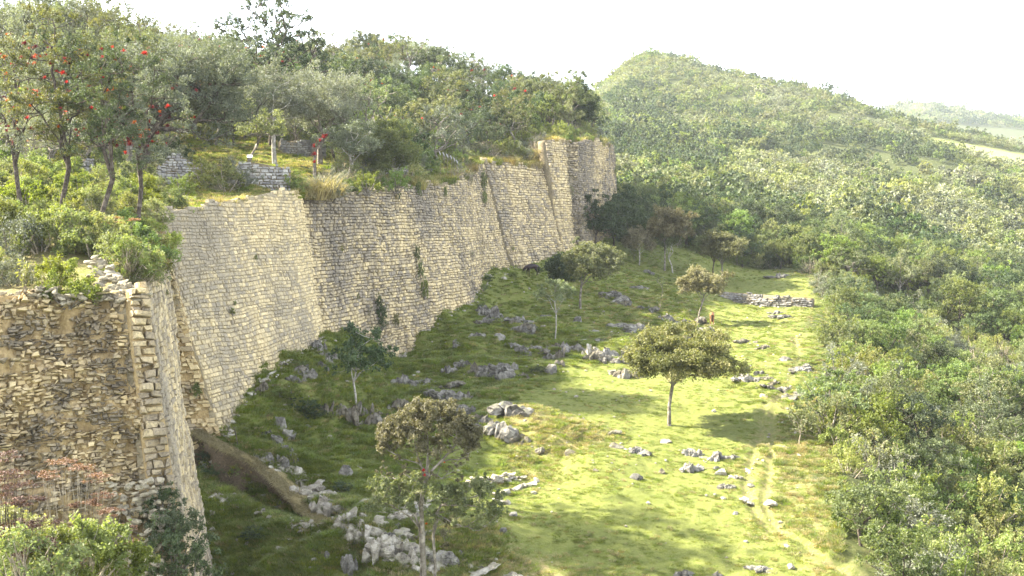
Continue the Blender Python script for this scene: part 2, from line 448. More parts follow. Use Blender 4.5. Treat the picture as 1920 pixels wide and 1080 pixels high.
def heightfield(name, us, ys, zf, mat, keep=None, attrs=None):
    U, Y = np.meshgrid(us, ys)
    X = U * Y
    Z = zf(X.ravel(), Y.ravel()).reshape(X.shape)
    V = np.stack([X, Y, Z], -1).reshape(-1, 3)
    nu, ny = len(us), len(ys)
    idx = np.arange(nu * ny).reshape(ny, nu)
    q = np.stack([idx[:-1, :-1], idx[:-1, 1:], idx[1:, 1:], idx[1:, :-1]], -1).reshape(-1, 4)
    if keep is not None:
        k = keep(V[:, 0], V[:, 1])
        q = q[k[q].all(1)]
    at = attrs(V) if attrs else None
    return mesh_np(name, V, q, 4, mat, True, tint=at)

us = np.concatenate([np.linspace(-1.25, -0.50, 20)[:-1], np.linspace(-0.50, 0.50, 400), np.linspace(0.50, 1.25, 20)[1:]])
ys = np.concatenate([np.linspace(9, 44, 30)[:-1], 44 * (190 / 44) ** np.linspace(0, 1, 330), 190 * (800 / 190) ** np.linspace(0, 1, 130)[1:], 800 * (3600 / 800) ** np.linspace(0, 1, 40)[1:]])
def low_attrs(V):
    x, y = V[:, 0], V[:, 1]
    rough, dry, wood = masks(x, y)
    dt = np.minimum(dist_poly(x, y, TRACK), dist_poly(x, y, TRACK2))
    bare = np.exp(-(dt / 0.30) ** 2) * 0.42
    bare = np.maximum(bare, np.exp(-(dist_poly(x, y, TRENCH) / 0.7) ** 2) * 0.95)
    dry = np.maximum(dry * 0.62, 0.42 * np.exp(-(dt / 0.9) ** 2))
    dry = dry + rough * 0.22 * sstep(0.15, -0.1, fbm(x / 9.0 + 0.25 * y / 9, y / 5.5, oct=3, seed=21))
    px, py, _ = proj(V)
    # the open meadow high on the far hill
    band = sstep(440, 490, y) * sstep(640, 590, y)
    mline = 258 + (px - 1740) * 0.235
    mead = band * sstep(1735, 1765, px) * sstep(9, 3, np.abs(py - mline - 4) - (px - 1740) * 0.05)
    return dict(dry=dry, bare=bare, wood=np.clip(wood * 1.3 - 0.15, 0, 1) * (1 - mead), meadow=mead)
me = heightfield('ground', us, ys, low_z, MAT_GROUND, attrs=low_attrs)
ground = link('ground', me, kind='structure')
LOWMEADOW = low_attrs

# ------------------------------------------------------------------ the air
def haze_box():
    x0, x1, y0, y1, z0, z1 = -4700, 4700, -60, 3700, -70, 262
    V = np.array([(x0,y0,z0),(x1,y0,z0),(x1,y1,z0),(x0,y1,z0),(x0,y0,z1),(x1,y0,z1),(x1,y1,z1),(x0,y1,z1)], float)
    q = np.array([(0,3,2,1),(4,5,6,7),(0,1,5,4),(1,2,6,5),(2,3,7,6),(3,0,4,7)])
    t = NT('haze_air')
    v = t.N('ShaderNodeVolumePrincipled')
    v.inputs['Color'].default_value = (0.86, 0.93, 1.0, 1)
    v.inputs['Density'].default_value = HAZE
    v.inputs['Anisotropy'].default_value = 0.25
    t.L(v.outputs[0], t.out.inputs['Volume'])
    t.m.cycles.homogeneous_volume = True
    o = link('haze', mesh_np('haze', V, q, 4, t.m), kind='stuff')
    return o
zz = low_z(np.array([0.0, 0.0]), np.array([3500.0, 1700.0])); print('ground range', ground.data and min(v.co.z for v in ground.data.vertices), max(v.co.z for v in ground.data.vertices))
haze_box()
# ================================================================== WALLS
def stone_material(name, cream, buff, grey, dark, lichen=0.5):
    t = NT(name)
    tint, wea = t.attr('tint'), t.attr('weather')
    p = t.pos()
    n1 = t.noise(9.0, 6, 0.7, p); n2 = t.noise(1.1, 4, 0.6, p); n3 = t.noise(34.0, 4, 0.7, p)
    base = t.ramp(tint, [(0.0, grey), (0.35, buff), (0.7, cream), (1.0, tuple(min(1, c * 1.18) for c in cream))])
    gm = t.math('ADD', wea, t.math('MULTIPLY', t.math('SUBTRACT', n2, 0.5), 0.9))
    gm = t.math('ADD', gm, t.math('MULTIPLY', t.math('SUBTRACT', tint, 0.5), -0.55))
    c = t.mix(t.ramp(gm, [(0.30, 0), (0.75, 0.9)]), base, grey)
    dm = t.math('ADD', n1, t.math('MULTIPLY', wea, 0.20))
    c = t.mix(t.ramp(dm, [(0.56, 0), (0.78, lichen)]), c, dark)
    c = t.mix(t.ramp(n3, [(0.62, 0), (0.75, 0.25)]), c, (0.62, 0.60, 0.55))
    mp = t.N('ShaderNodeMapping'); t.L(p, mp.inputs['Vector']); mp.inputs['Scale'].default_value = (1.1, 1.1, 0.10)
    st_ = t.noise(1.0, 4, 0.6, mp.outputs[0])
    c = t.mix(t.math('MULTIPLY', t.ramp(st_, [(0.52, 0), (0.66, 1)]), 0.42 * lichen + 0.08), c, dark)
    c = t.mix(t.math('MULTIPLY', t.ramp(t.noise(0.7, 5, 0.7, p), [(0.55, 0), (0.68, 1)]), 0.45), c, tuple(x * 1.05 for x in (0.55, 0.44, 0.24)))
    h = t.math('ADD', t.math('MULTIPLY', n3, 0.5), n1)
    return t.done(t.principled(c, 0.9, 0.15, t.bump(h, 0.9, 0.05)))
MS_CREAM = stone_material('stone_cream', (0.62, 0.50, 0.285), (0.52, 0.415, 0.235), (0.35, 0.30, 0.215), (0.10, 0.09, 0.08), 0.45)
MS_GREY = stone_material('stone_grey', (0.60, 0.48, 0.27), (0.46, 0.37, 0.225), (0.28, 0.24, 0.185), (0.055, 0.05, 0.05), 0.7)
MS_RUBBLE = stone_material('stone_rubble', (0.60, 0.48, 0.27), (0.50, 0.38, 0.20), (0.29, 0.24, 0.165), (0.08, 0.07, 0.055), 0.65)
MS_PALE = stone_material('stone_pale', (0.64, 0.60, 0.50), (0.54, 0.50, 0.41), (0.38, 0.37, 0.34), (0.14, 0.13, 0.12), 0.35)
MS_RUIN = stone_material('stone_ruin', (0.42, 0.40, 0.35), (0.33, 0.31, 0.28), (0.22, 0.21, 0.20), (0.06, 0.06, 0.055), 0.6)
def mortar_material(name, a, b, c3):
    t = NT(name)
    p = t.pos()
    n1 = t.noise(6.0, 6, 0.7, p); n2 = t.noise(0.8, 4, 0.6, p)
    c = t.ramp(n1, [(0.3, a), (0.55, b), (0.75, c3)])
    c = t.mix(t.math('MULTIPLY', t.ramp(n2, [(0.45, 0), (0.65, 1)]), 0.5), c, a)
    return t.done(t.principled(c, 0.95, 0.08, t.bump(n1, 0.9, 0.08)))
MM_CLAY = mortar_material('clay_mortar', (0.24, 0.17, 0.085), (0.43, 0.32, 0.155), (0.56, 0.44, 0.25))
MM_DARK = mortar_material('joint_earth', (0.12, 0.098, 0.06), (0.24, 0.195, 0.12), (0.36, 0.30, 0.20))
MM_LIGHT = mortar_material('joint_lime', (0.20, 0.165, 0.10), (0.34, 0.285, 0.18), (0.46, 0.40, 0.27))

def catmull(pts, n):
    """resample a polyline of vectors smoothly at n parameter values in 0..len-1"""
    pts = np.asarray(pts, float)
    pad = np.vstack([2 * pts[0] - pts[1], pts, 2 * pts[-1] - pts[-2]])
    t = np.linspace(0, len(pts) - 1 - 1e-6, n)
    i = t.astype(int); f = (t - i)[:, None]
    p0, p1, p2, p3 = pad[i], pad[i + 1], pad[i + 2], pad[i + 3]
    a = 0.5
    return p1 + a * f * ((p2 - p0) + f * ((2 * p0 - 5 * p1 + 4 * p2 - p3) + f * (3 * p1 - p0 - 3 * p2 + p3)))

class Face:
    """battered wall face between a foot line and a head line"""
    def __init__(s, stations, curve=0.25, bulge=0.10, seed=0, linear=False, bury=0.8, flip=1):
        b = np.array([P(*st[0]) for st in stations]); t = np.array([P(*st[1]) for st in stations])
        both = np.hstack([b, t])
        r = catmull(both, 24 * (len(stations) - 1) + 1)
        if linear:
            tt = np.linspace(0, len(stations) - 1, 24 * (len(stations) - 1) + 1)
            r = np.stack([np.interp(tt, np.arange(len(stations)), both[:, k]) for k in range(6)], 1)
        s.B, s.T = r[:, :3].copy(), r[:, 3:].copy()
        s.B[:, 2] -= bury
        mid = (s.B + s.T) / 2
        L = np.hypot(*(np.diff(mid[:, :2], axis=0).T)); s.s = np.concatenate([[0], np.cumsum(L)]); s.len = s.s[-1]
        s.curve, s.bulge, s.seed, s.flip = curve, bulge, seed, flip
        s.zmin, s.zmax = s.B[:, 2].min(), s.T[:, 2].max()
    def at(s, u):
        return (np.stack([np.interp(u, s.s, s.B[:, k]) for k in range(3)], -1), np.stack([np.interp(u, s.s, s.T[:, k]) for k in range(3)], -1))
    def pt(s, u, z):
        B, T = s.at(u)
        f = np.clip((z - B[..., 2]) / (T[..., 2] - B[..., 2]), -0.2, 1.15)
        g = f + s.curve * f * (1 - f)
        xy = B[..., :2] + (T[..., :2] - B[..., :2]) * g[..., None]
        return np.concatenate([xy, z[..., None]], -1)
    def normal(s, u, z):
        e = 0.25
        a = s.pt(np.clip(u + e, 0, s.len), z) - s.pt(np.clip(u - e, 0, s.len), z)
        c = s.pt(u, z + e) - s.pt(u, z - e)
        n = np.cross(a, c) * s.flip
        return n / (np.linalg.norm(n, axis=-1, keepdims=True) + 1e-9)
    def disp(s, u, z):
        return s.bulge * fbm(u / 3.0 + s.seed * 9.1, z / 3.0, oct=3, seed=60 + s.seed) + s.bulge * 0.5 * fbm(u / 0.9, z / 5.0 + s.seed, oct=2, seed=61)

QS = np.array([[0, 1, 5, 4], [1, 2, 6, 5], [2, 3, 7, 6], [3, 0, 4, 7], [4, 5, 9, 8], [5, 6, 10, 9], [6, 7, 11, 10], [7, 4, 8, 11], [8, 9, 10, 11]])
def lay_courses(face, rng, ch=(0.22, 0.36), sl=(0.30, 0.75), joint=0.018, prot=(0.0, 0.07), top_noise=0.4, pillow=0.03, miss=0.0, jit=0.02, depth=0.28, weather=None, skip=None):
    z = face.zmin + rng.random() * 0.1
    U0, U1, Z0, Z1 = [], [], [], []
    while z < face.zmax + 0.2:
        h = rng.uniform(*ch)
        n = int(face.len / sl[0]) + 4
        w = rng.uniform(sl[0], sl[1], n) * rng.choice([0.8, 1.0, 1.25], n)
        c = np.concatenate([[0], np.cumsum(w)]) - rng.random() * w[0] * .95
        a, b = c[:-1], c[1:]
        k = (b > 0.05) & (a < face.len - 0.05)
        a, b = np.clip(a[k], 0, face.len), np.clip(b[k], 0, face.len)
        m = (a + b) / 2
        B, T = face.at(m)
        tn = top_noise * fbm(m / 1.3 + face.seed * 3, m * 0, oct=2, seed=70)
        kk = (z + h > B[:, 2]) & (z + h * 0.5 < T[:, 2] + tn)
        if miss: kk &= rng.random(len(m)) > miss
        if skip is not None: kk &= ~skip(m, np.full_like(m, z + h / 2))
        kk &= (b - a) > 0.1
        U0.append(a[kk]); U1.append(b[kk]); Z0.append(np.full(kk.sum(), z)); Z1.append(np.full(kk.sum(), z + h))
        z += h
    U0, U1, Z0, Z1 = map(np.concatenate, (U0, U1, Z0, Z1))
    return stones_on(face, rng, U0, U1, Z0, Z1, joint, prot, pillow, jit, depth, weather)

def stones_on(face, rng, U0, U1, Z0, Z1, joint, prot, pillow, jit, depth, weather=None):
    n = len(U0)
    # courses wander a little
    um = (U0 + U1) / 2; zm = (Z0 + Z1) / 2
    wv = lambda u, z: 0.10 * fbm(u / 2.2 + face.seed, z / 2.2, oct=2, seed=80)
    cu = np.stack([U0 + joint, U1 - joint, U1 - joint, U0 + joint], 1)
    cz = np.stack([Z0 + joint, Z0 + joint, Z1 - joint, Z1 - joint], 1)
    cz = cz + wv(cu, cz) + rng.normal(0, jit * 0.6, cz.shape); cu = cu + rng.normal(0, jit, cu.shape)
    N = face.normal(um, zm)
    base = face.disp(um, zm)
    pr = rng.uniform(*prot, n)
    cen_u, cen_z = cu.mean(1, keepdims=True), cz.mean(1, keepdims=True)
    ins = 0.72 + 0.12 * rng.random((n, 4))
    iu = cen_u + (cu - cen_u) * ins; iz = cen_z + (cz - cen_z) * ins
    back = face.pt(cu, cz) + N[:, None] * (base - depth)[:, None, None]
    outer = face.pt(cu, cz) + N[:, None] * ((base + pr)[:, None] + rng.normal(0, jit * 0.5, (n, 4)) - pillow)[..., None]
    inner = face.pt(iu, iz) + N[:, None] * ((base + pr)[:, None] + rng.normal(0, jit * 0.7, (n, 4)) + pillow * 0.3)[..., None]
    V = np.concatenate([back, outer, inner], 1)
    tint = np.clip(rng.beta(2, 2, n) , 0, 1)
    wea = 0.5 + 0.35 * fbm(um / 4.5 + face.seed * 5, zm / 9.0, oct=3, seed=90)
    if weather is not None: wea = weather(um, zm, wea)
    return V, tint, np.clip(wea, 0, 1)

def make_wall(name, label, cat, face, stones, mat, backmat, back=0.06, group=None, nmax=300, part='stone', res=0.45, kindname='masonry', seen=None):
    V, tint, wea = stones
    root = thing(name, label, cat, loc=tuple(face.B[len(face.B) // 2]), group=group)
    L = np.array(root.location)
    cen = V.mean(1)
    px, py, dep = proj(cen)
    ext = np.linalg.norm(V[:, 6] - V[:, 4], axis=1) / dep
    inside = (px > -5) & (px < 1925) & (py > -5) & (py < 1085)
    score = ext * inside
    if seen is not None: score = score * seen(px, py)
    order = np.argsort(-score)
    pick = order[:nmax]; rest = order[nmax:]
    for i in pick:
        c = cen[i]
        me = mesh_np(part, V[i] - c, QS, 4, mat, False, tint=dict(tint=np.full(12, tint[i]), weather=np.full(12, wea[i])))
        link(part, me, root, loc=tuple(c - L))
    if len(rest):
        n = len(rest)
        q = (QS[None] + (np.arange(n) * 12)[:, None, None]).reshape(-1, 4)
        me = mesh_np(kindname, (V[rest] - L).reshape(-1, 3), q, 4, mat, False, tint=dict(tint=np.repeat(tint[rest], 12), weather=np.repeat(wea[rest], 12)))
        link(kindname, me, root, kind='stuff')
    # the body of the wall behind the facing
    nu = max(3, int(face.len / res)); nz = max(3, int((face.zmax - face.zmin) / res))
    u = np.linspace(0, face.len, nu); f = np.linspace(0, 1, nz)
    Ug, Fg = np.meshgrid(u, f); B, T = face.at(Ug.ravel())
    zz = B[:, 2] + (T[:, 2] - B[:, 2]) * Fg.ravel()
    Pn = face.pt(Ug.ravel(), zz); Nn = face.normal(Ug.ravel(), zz)
    Pb = Pn + Nn * (face.disp(Ug.ravel(), zz) - back)[:, None]
    idx = np.arange(nu * nz).reshape(nz, nu)
    q = np.stack([idx[:-1, :-1], idx[:-1, 1:], idx[1:, 1:], idx[1:, :-1]], -1).reshape(-1, 4)
    Pk = Pb - Nn * 1.2                     # back of the body, so the wall has thickness
    o = nu * nz
    ring = np.concatenate([idx[0], idx[1:, -1], idx[-1, -2::-1], idx[-2:0:-1, 0]])
    r2 = np.roll(ring, -1)
    qs = np.stack([r2, ring, ring + o, r2 + o], -1)
    me = mesh_np('wall_core', np.vstack([Pb, Pk]) - L, np.vstack([q, q[:, ::-1] + o, qs]), 4, backmat, True)
    link('wall_core', me, root)
    return root

rw = np.random.default_rng(5)
# ---- B: narrow smooth facing beyond the rubble face
fB = Face([((372, 1180, 43.6), (272, 538, 46.5)), ((386, 1120, 47.5), (290, 522, 51)), ((393, 1092, 52), (305, 512, 56)), ((392, 1070, 55), (309, 505, 60))], bulge=0.16, seed=2, bury=0.5)
def wB(u, z, w): return w * 0.9 + 0.22
make_wall('stone_wall', 'narrow battered facing of cream blocks between the rubble face and the grass', 'wall', fB,
          lay_courses(fB, rw, (0.20, 0.32), (0.22, 0.5), 0.015, (0, 0.10), pillow=0.03, jit=0.03, weather=wB), MS_CREAM, MM_LIGHT)
# ---- C: tall curved pale wall
fC = Face([((428, 832, 64), (298, 397, 66)), ((480, 739, 68), (372, 388, 70.5)), ((540, 679, 74), (450, 374, 76.5)), ((580, 652, 79), (520, 359, 81.5)), ((613, 640, 84), (567, 366, 86.5))], bulge=0.10, seed=3)
def wC(u, z, w): return w - 0.35 * sstep(fC.len - 5.0, fC.len - 2.0, u) + 0.10 * sstep(0.35, 0.0, u / fC.len)
make_wall('stone_wall', 'tall curving wall of pale cream blocks, smooth warm right edge, before the dark stretch', 'wall', fC,
          lay_courses(fC, rw, (0.17, 0.29), (0.22, 0.55), 0.016, (0, 0.045), weather=wC, pillow=0.035, jit=0.025), MS_CREAM, MM_LIGHT, back=0.04)
# ---- D: long grey stretch
fD = Face([((609, 644, 86.5), (563, 384, 88)), ((680, 650, 93), (640, 364, 95)), ((745, 678, 98), (700, 354, 100)), ((800, 622, 103), (745, 352, 105)), ((860, 588, 110), (800, 346, 112)), ((900, 555, 118), (858, 338, 120)), ((918, 520, 125), (882, 332, 127)), ((962, 510, 133), (909, 300, 135))], bulge=0.16, seed=4)
make_wall('stone_wall', 'long grey weathered wall with dark joints bulging behind the slender slope tree', 'wall', fD,
          lay_courses(fD, rw, (0.19, 0.34), (0.26, 0.70), 0.024, (-0.03, 0.09), jit=0.035, pillow=0.045, weather=lambda u, z, w: w * 1.0 + 0.08 - 0.2 * sstep(0, -3, z)), MS_GREY, MM_DARK, back=0.16)
# ---- E
fE = Face([((968, 508, 133.5), (911, 298, 135)), ((1012, 494, 140), (962, 305, 142)), ((1064, 472, 147.5), (1024, 310, 149.5))], bulge=0.16, seed=5)
make_wall('stone_wall', 'cream wall stretch above the black horse, overhung with grass along its top', 'wall', fE,
          lay_courses(fE, rw, (0.22, 0.38), (0.32, 0.8), 0.028, (-0.03, 0.10), jit=0.04, pillow=0.05, weather=lambda u, z, w: w - 0.08 + 0.25 * np.exp(-((u / fE.len - 0.75) / 0.22) ** 2 * 1.0) * sstep(-2, -9, z)), MS_GREY, MM_DARK, back=0.16)
# ---- F: the taller step
fF = Face([((1060, 474, 146.5), (1024, 262, 148.5)), ((1072, 470, 149), (1042, 261, 150.5)), ((1083, 467, 151.5), (1060, 262, 153))], bulge=0.15, seed=6)
make_wall('stone_wall', 'yellowish tall step of the wall, higher than the grass topped stretch beside it', 'wall', fF,
          lay_courses(fF, rw, (0.22, 0.38), (0.32, 0.8), 0.028, (-0.03, 0.12), jit=0.04, pillow=0.05, weather=lambda u, z, w: w - 0.2), MS_GREY, MM_DARK, back=0.16, nmax=220)
fFG = Face([((1078, 468, 151.3), (1056, 264, 152.9)), ((1096, 465, 152.0), (1085, 268, 154.4))], bulge=0.3, seed=7)
make_wall('stone_wall', 'dark broken recess of rubble between the two tallest wall faces', 'wall', fFG,
          lay_courses(fFG, rw, (0.2, 0.36), (0.25, 0.6), 0.04, (-0.15, 0.2), jit=0.06, pillow=0.05, miss=0.12, weather=lambda u, z, w: w + 0.35), MS_GREY, MM_DARK, back=0.2, nmax=120)
fG = Face([((1090, 466, 152.5), (1081, 266, 155)), ((1125, 452, 160), (1113, 263, 161)), ((1158, 442, 171), (1142, 270, 171)), ((1166, 437, 186), (1150, 276, 186))], bulge=0.15, seed=8)
make_wall('stone_wall', 'farthest grey rounded end of the high wall where the woods begin', 'wall', fG,
          lay_courses(fG, rw, (0.22, 0.38), (0.32, 0.8), 0.028, (-0.03, 0.12), jit=0.04, pillow=0.05, weather=lambda u, z, w: w + 0.15), MS_GREY, MM_DARK, back=0.16, nmax=220)

# ---- rubble faces
def rubble(face, rng, ch=(0.10, 0.26), sl=(0.14, 0.55), miss=0.35, prot=(-0.12, 0.22), weather=None, skip=None):
    return lay_courses(face, rng, ch, sl, 0.010, prot, top_noise=0.5, pillow=0.06, miss=miss, jit=0.055, depth=0.5, weather=weather, skip=skip)
fA = Face([((-120, 1280, 38), (-110, 570, 43)), ((60, 1260, 40.5), (40, 552, 44.5)), ((200, 1230, 42.3), (160, 556, 45.6)), ((338, 1200, 43.5), (258, 546, 46.4))], bulge=0.34, seed=1, curve=0.1, bury=0.3)
class FaceA(Face):
    pass
fA.disp = lambda u, z: 0.34 * fbm(u / 1.6, z / 1.6, oct=4, seed=71) + 0.26 * fbm(u / 0.5, z / 1.1, oct=3, seed=73) - 0.2
cl = lambda u, z: (fbm(u / 0.8 + 9, z / 0.45, oct=3, seed=77) < -0.62)
make_wall('rubble_wall', 'ragged collapsed rubble core of yellow clay and jutting dark stones beside the camera', 'wall', fA,
          rubble(fA, rw, (0.06, 0.17), (0.09, 0.36), 0.10, (-0.16, 0.26), weather=lambda u, z, w: 0.5 + 0.6 * fbm(u / 0.9, z / 0.7, oct=3, seed=75) - 0.05, skip=cl), MS_RUBBLE, MM_CLAY, back=0.15, res=0.12)
# thick header stones down the corner of the narrow facing
fH = Face([((312, 1195, 43.2), (238, 548, 46.0)), ((378, 1190, 43.5), (273, 540, 46.5))], bulge=0.05, seed=9, linear=True, bury=0.3)
fH.disp = lambda u, z: 0.08 * fbm(u, z, oct=2, seed=33) + 0.42
make_wall('stone_wall', 'stepped corner of thick header slabs edging the rubble core', 'wall', fH,
          lay_courses(fH, rw, (0.18, 0.36), (0.4, 1.0), 0.03, (-0.12, 0.22), jit=0.05, pillow=0.06, depth=0.5, weather=lambda u, z, w: w * 0.5 + 0.3), MS_RUBBLE, MM_CLAY, back=0.25, nmax=120)
# broken end of the tall curved wall
fR = Face([((372, 858, 63.0), (268, 440, 66)), ((398, 850, 63.6), (284, 415, 66)), ((429, 838, 64.0), (300, 397, 66))], bulge=0.22, seed=10, linear=True)
fR.disp = lambda u, z: 0.2 * fbm(u / 0.9, z / 0.9, oct=3, seed=36) + 0.05 - 0.35 * sstep(0.3, 1.0, u / fR.len) * sstep(1.15, 0.85, u / fR.len) * 0
make_wall('rubble_wall', 'broken yellow rubble end of the tall curving wall above the dirt bank', 'wall', fR,
          rubble(fR, rw, (0.14, 0.30), (0.2, 0.5), 0.2, (-0.06, 0.25), weather=lambda u, z, w: w * 0.6), MS_RUBBLE, MM_CLAY, back=0.12, res=0.25, nmax=260)

# ---- low terrace wall at the far end of the lawn
def zl(px, d, up=0.0):
    """a photo column at a distance, standing on the ground"""
    x = (px - 960) / F * d
    z = float(low_z(np.array([x]), np.array([d]))[0])
    x = (px - 960) / F * (d * cp - z * sp)
    z = float(low_z(np.array([x]), np.array([d]))[0])
    return np.array((x, d, z + up))
class Face2(Face):
    def __init__(s, foot, head, bulge=0.05, seed=0, flip=1):
        s.curve, s.bulge, s.seed, s.flip = 0, bulge, seed, flip
        n = 24 * (len(foot) - 1) + 1
        r = catmull(np.hstack([foot, head]), n)
        s.B, s.T = r[:, :3], r[:, 3:]
        L = np.hypot(*(np.diff(s.B[:, :2], axis=0).T)); s.s = np.concatenate([[0], np.cumsum(L)]); s.len = s.s[-1]
        s.zmin, s.zmax = s.B[:, 2].min(), s.T[:, 2].max()
tw_b = [P(1346, 560, 148), P(1400, 571, 145), P(1455, 582, 142), P(1522, 590, 140)]
tw_t = [P(1348, 546, 148.4), P(1400, 550, 145.4), P(1455, 554, 142.4), P(1524, 559, 140.4)]
fT = Face2(tw_b, tw_t, 0.05, 12)
fT.B[:, 2] -= 0.5
make_wall('terrace_wall', 'low retaining wall of grey blocks crossing the far end of the lawn', 'wall', fT,
          lay_courses(fT, rw, (0.18, 0.34), (0.3, 0.8), 0.03, (-0.08, 0.15), jit=0.05, pillow=0.05, top_noise=0.25, depth=0.5), MS_RUIN, MM_DARK, back=0.12, nmax=200)
# ---- ruined house walls on the plateau
def ruin(label, foot, head, seed, mat=MS_RUIN, nmax=240, ch=(0.16, 0.28), sl=(0.2, 0.5), tn=0.3):
    f = Face2([P(*a) for a in foot], [P(*a) for a in head], 0.06, seed)
    f.B[:, 2] -= 0.3
    return make_wall('ruined_wall', label, 'wall', f, lay_courses(f, rw, ch, sl, 0.02, (-0.03, 0.08), jit=0.03, pillow=0.03, top_noise=tn, depth=0.35), mat, MM_DARK, back=0.08, nmax=nmax)
ruin('pale rubble wall of a ruined house just behind the curving tree trunk', [(285, 372, 84), (345, 366, 85), (385, 362, 86)], [(285, 330, 84.3), (330, 292, 85.3), (385, 320, 86.3)], 21)
ruin('ruined house wall sloping up to a point beside the grassy wall top', [(378, 372, 86), (430, 368, 86), (480, 362, 86.5), (545, 352, 87)], [(378, 350, 86.3), (430, 330, 86.3), (462, 304, 86.8), (545, 318, 87.3)], 22)
ruin('low straight ruined wall in shade beneath the tree crowns', [(375, 325, 101), (420, 326, 102), (462, 326, 103)], [(375, 306, 101.3), (420, 308, 102.3), (462, 308, 103.3)], 23)
ruin('bluish ruined wall in shade high behind the pointed one', [(405, 308, 112), (450, 308, 113)], [(405, 286, 112.3), (450, 286, 113.3)], 26, nmax=120)
ruin('tall grey ruined wall behind the two pale trunks', [(525, 302, 118), (570, 302, 119), (612, 302, 121)], [(525, 264, 118.3), (570, 265, 119.3), (612, 267, 121.3)], 24)
ruin('low broken ruined wall behind the bushes above the grey wall', [(655, 325, 108), (710, 328, 110), (765, 326, 112)], [(655, 300, 108.3), (710, 298, 110.3), (765, 300, 112.3)], 25)
ruin('round heap of stacked rubble almost hidden by the shrubs', [(142, 325, 80), (160, 330, 79), (178, 325, 80)], [(145, 302, 80.3), (160, 295, 80.0), (176, 304, 80.3)], 27, nmax=60)

# ---- plateau ground behind the wall heads
tops = [np.array(P(*p)) for p in [(-110, 565, 43.5), (160, 552, 45.6), (272, 540, 46.5), (290, 524, 51), (305, 514, 56), (296, 405, 64), (298, 400, 66.5), (372, 391, 70.5), (450, 377, 76.5), (520, 362, 81.5), (567, 369, 86.5), (640, 367, 95),
        (700, 357, 100), (745, 355, 105), (800, 349, 112), (858, 341, 120), (882, 335, 127), (911, 302, 135), (962, 308, 142), (1022, 313, 149), (1042, 265, 150.5), (1060, 266, 153), (1083, 270, 157.5), (1113, 267, 161), (1142, 274, 171), (1150, 279, 186), (1140, 300, 215), (1120, 330, 260)]]
tops = np.array(tops)
def wall_x(y): return np.interp(y, tops[:, 1], tops[:, 0])
def wall_zt(y): return np.interp(y, tops[:, 1], tops[:, 2])
def plateau_z(x, y):
    x = np.atleast_1d(np.asarray(x, float)); y = np.atleast_1d(np.asarray(y, float))
    z = up_z(x, y)
    d = wall_x(y) - x
    w = np.exp(-(np.clip(d, 0, 99) / 2.0) ** 2)
    front = sstep(50, 46.5, y)
    w = np.maximum(w, front)
    return z * (1 - w) + (wall_zt(y) - 0.12 + 0.12 * fbm(x / 0.8, y / 0.8, oct=2, seed=2)) * w
usp = np.concatenate([np.linspace(-0.9, -0.52, 16)[:-1], np.linspace(-0.52, 0.14, 300)])
ysp = np.concatenate([np.linspace(45.3, 200, 240), np.linspace(203, 420, 50)[1:]])
def up_attrs(V):
    x, y = V[:, 0], V[:, 1]
    d = wall_x(y) - x
    wood = sstep(3.0, 12.0, d) * 0.9
    return dict(dry=0.75 + 0.35 * fbm(x / 5, y / 5, oct=2, seed=3), bare=np.where(d < 1.2, 0.45, 0.25), wood=np.clip(wood, 0, 1), meadow=x * 0)
def plateau_mesh():
    U, Y = np.meshgrid(usp, ysp)
    X = U * Y
    XW = wall_x(Y) - 0.10
    # squeeze the outermost columns on to the wall line so that the edge is clean
    over = X > XW
    X2 = np.where(over, XW, X)
    Z = plateau_z(X2.ravel(), Y.ravel()).reshape(X.shape)
    V = np.stack([X2, Y, Z], -1).reshape(-1, 3)
    nu, ny = len(usp), len(ysp)
    idx = np.arange(nu * ny).reshape(ny, nu)
    q = np.stack([idx[:-1, :-1], idx[:-1, 1:], idx[1:, 1:], idx[1:, :-1]], -1).reshape(-1, 4)
    ov = over.ravel()
    q = q[~(ov[q].all(1))]
    # a skirt down the front and right edges
    return mesh_np('plateau_terrain', V, q, 4, MAT_GROUND, True, tint=up_attrs(V))
link('plateau_terrain', plateau_mesh(), kind='structure')
# ================================================================== PLANT LIBRARY
def tube(pts, rad, sides=5):
    pts = np.asarray(pts, float); rad = np.asarray(rad, float); n = len(pts)
    tg = np.gradient(pts, axis=0); tg /= np.linalg.norm(tg, axis=1, keepdims=True) + 1e-9
    ref = np.where(np.abs(tg[:, 2:3]) > 0.92, np.array([[1.0, 0.1, 0]]), np.array([[0, 0.05, 1.0]]))
    a = np.cross(tg, ref); a /= np.linalg.norm(a, axis=1, keepdims=True) + 1e-9
    b = np.cross(tg, a)
    th = np.arange(sides) / sides * 2 * np.pi
    V = pts[:, None] + rad[:, None, None] * (np.cos(th)[None, :, None] * a[:, None] + np.sin(th)[None, :, None] * b[:, None])
    i = np.arange(n * sides).reshape(n, sides); j = np.roll(i, -1, 1)
    q = np.stack([i[:-1], j[:-1], j[1:], i[1:]], -1).reshape(-1, 4)
    return V.reshape(-1, 3), q
def join(parts):
    Vs, Qs, o = [], [], 0
    for V, q in parts:
        Vs.append(V); Qs.append(q + o); o += len(V)
    return np.concatenate(Vs), np.concatenate(Qs)
def unit(v): return v / (np.linalg.norm(v, axis=-1, keepdims=True) + 1e-9)

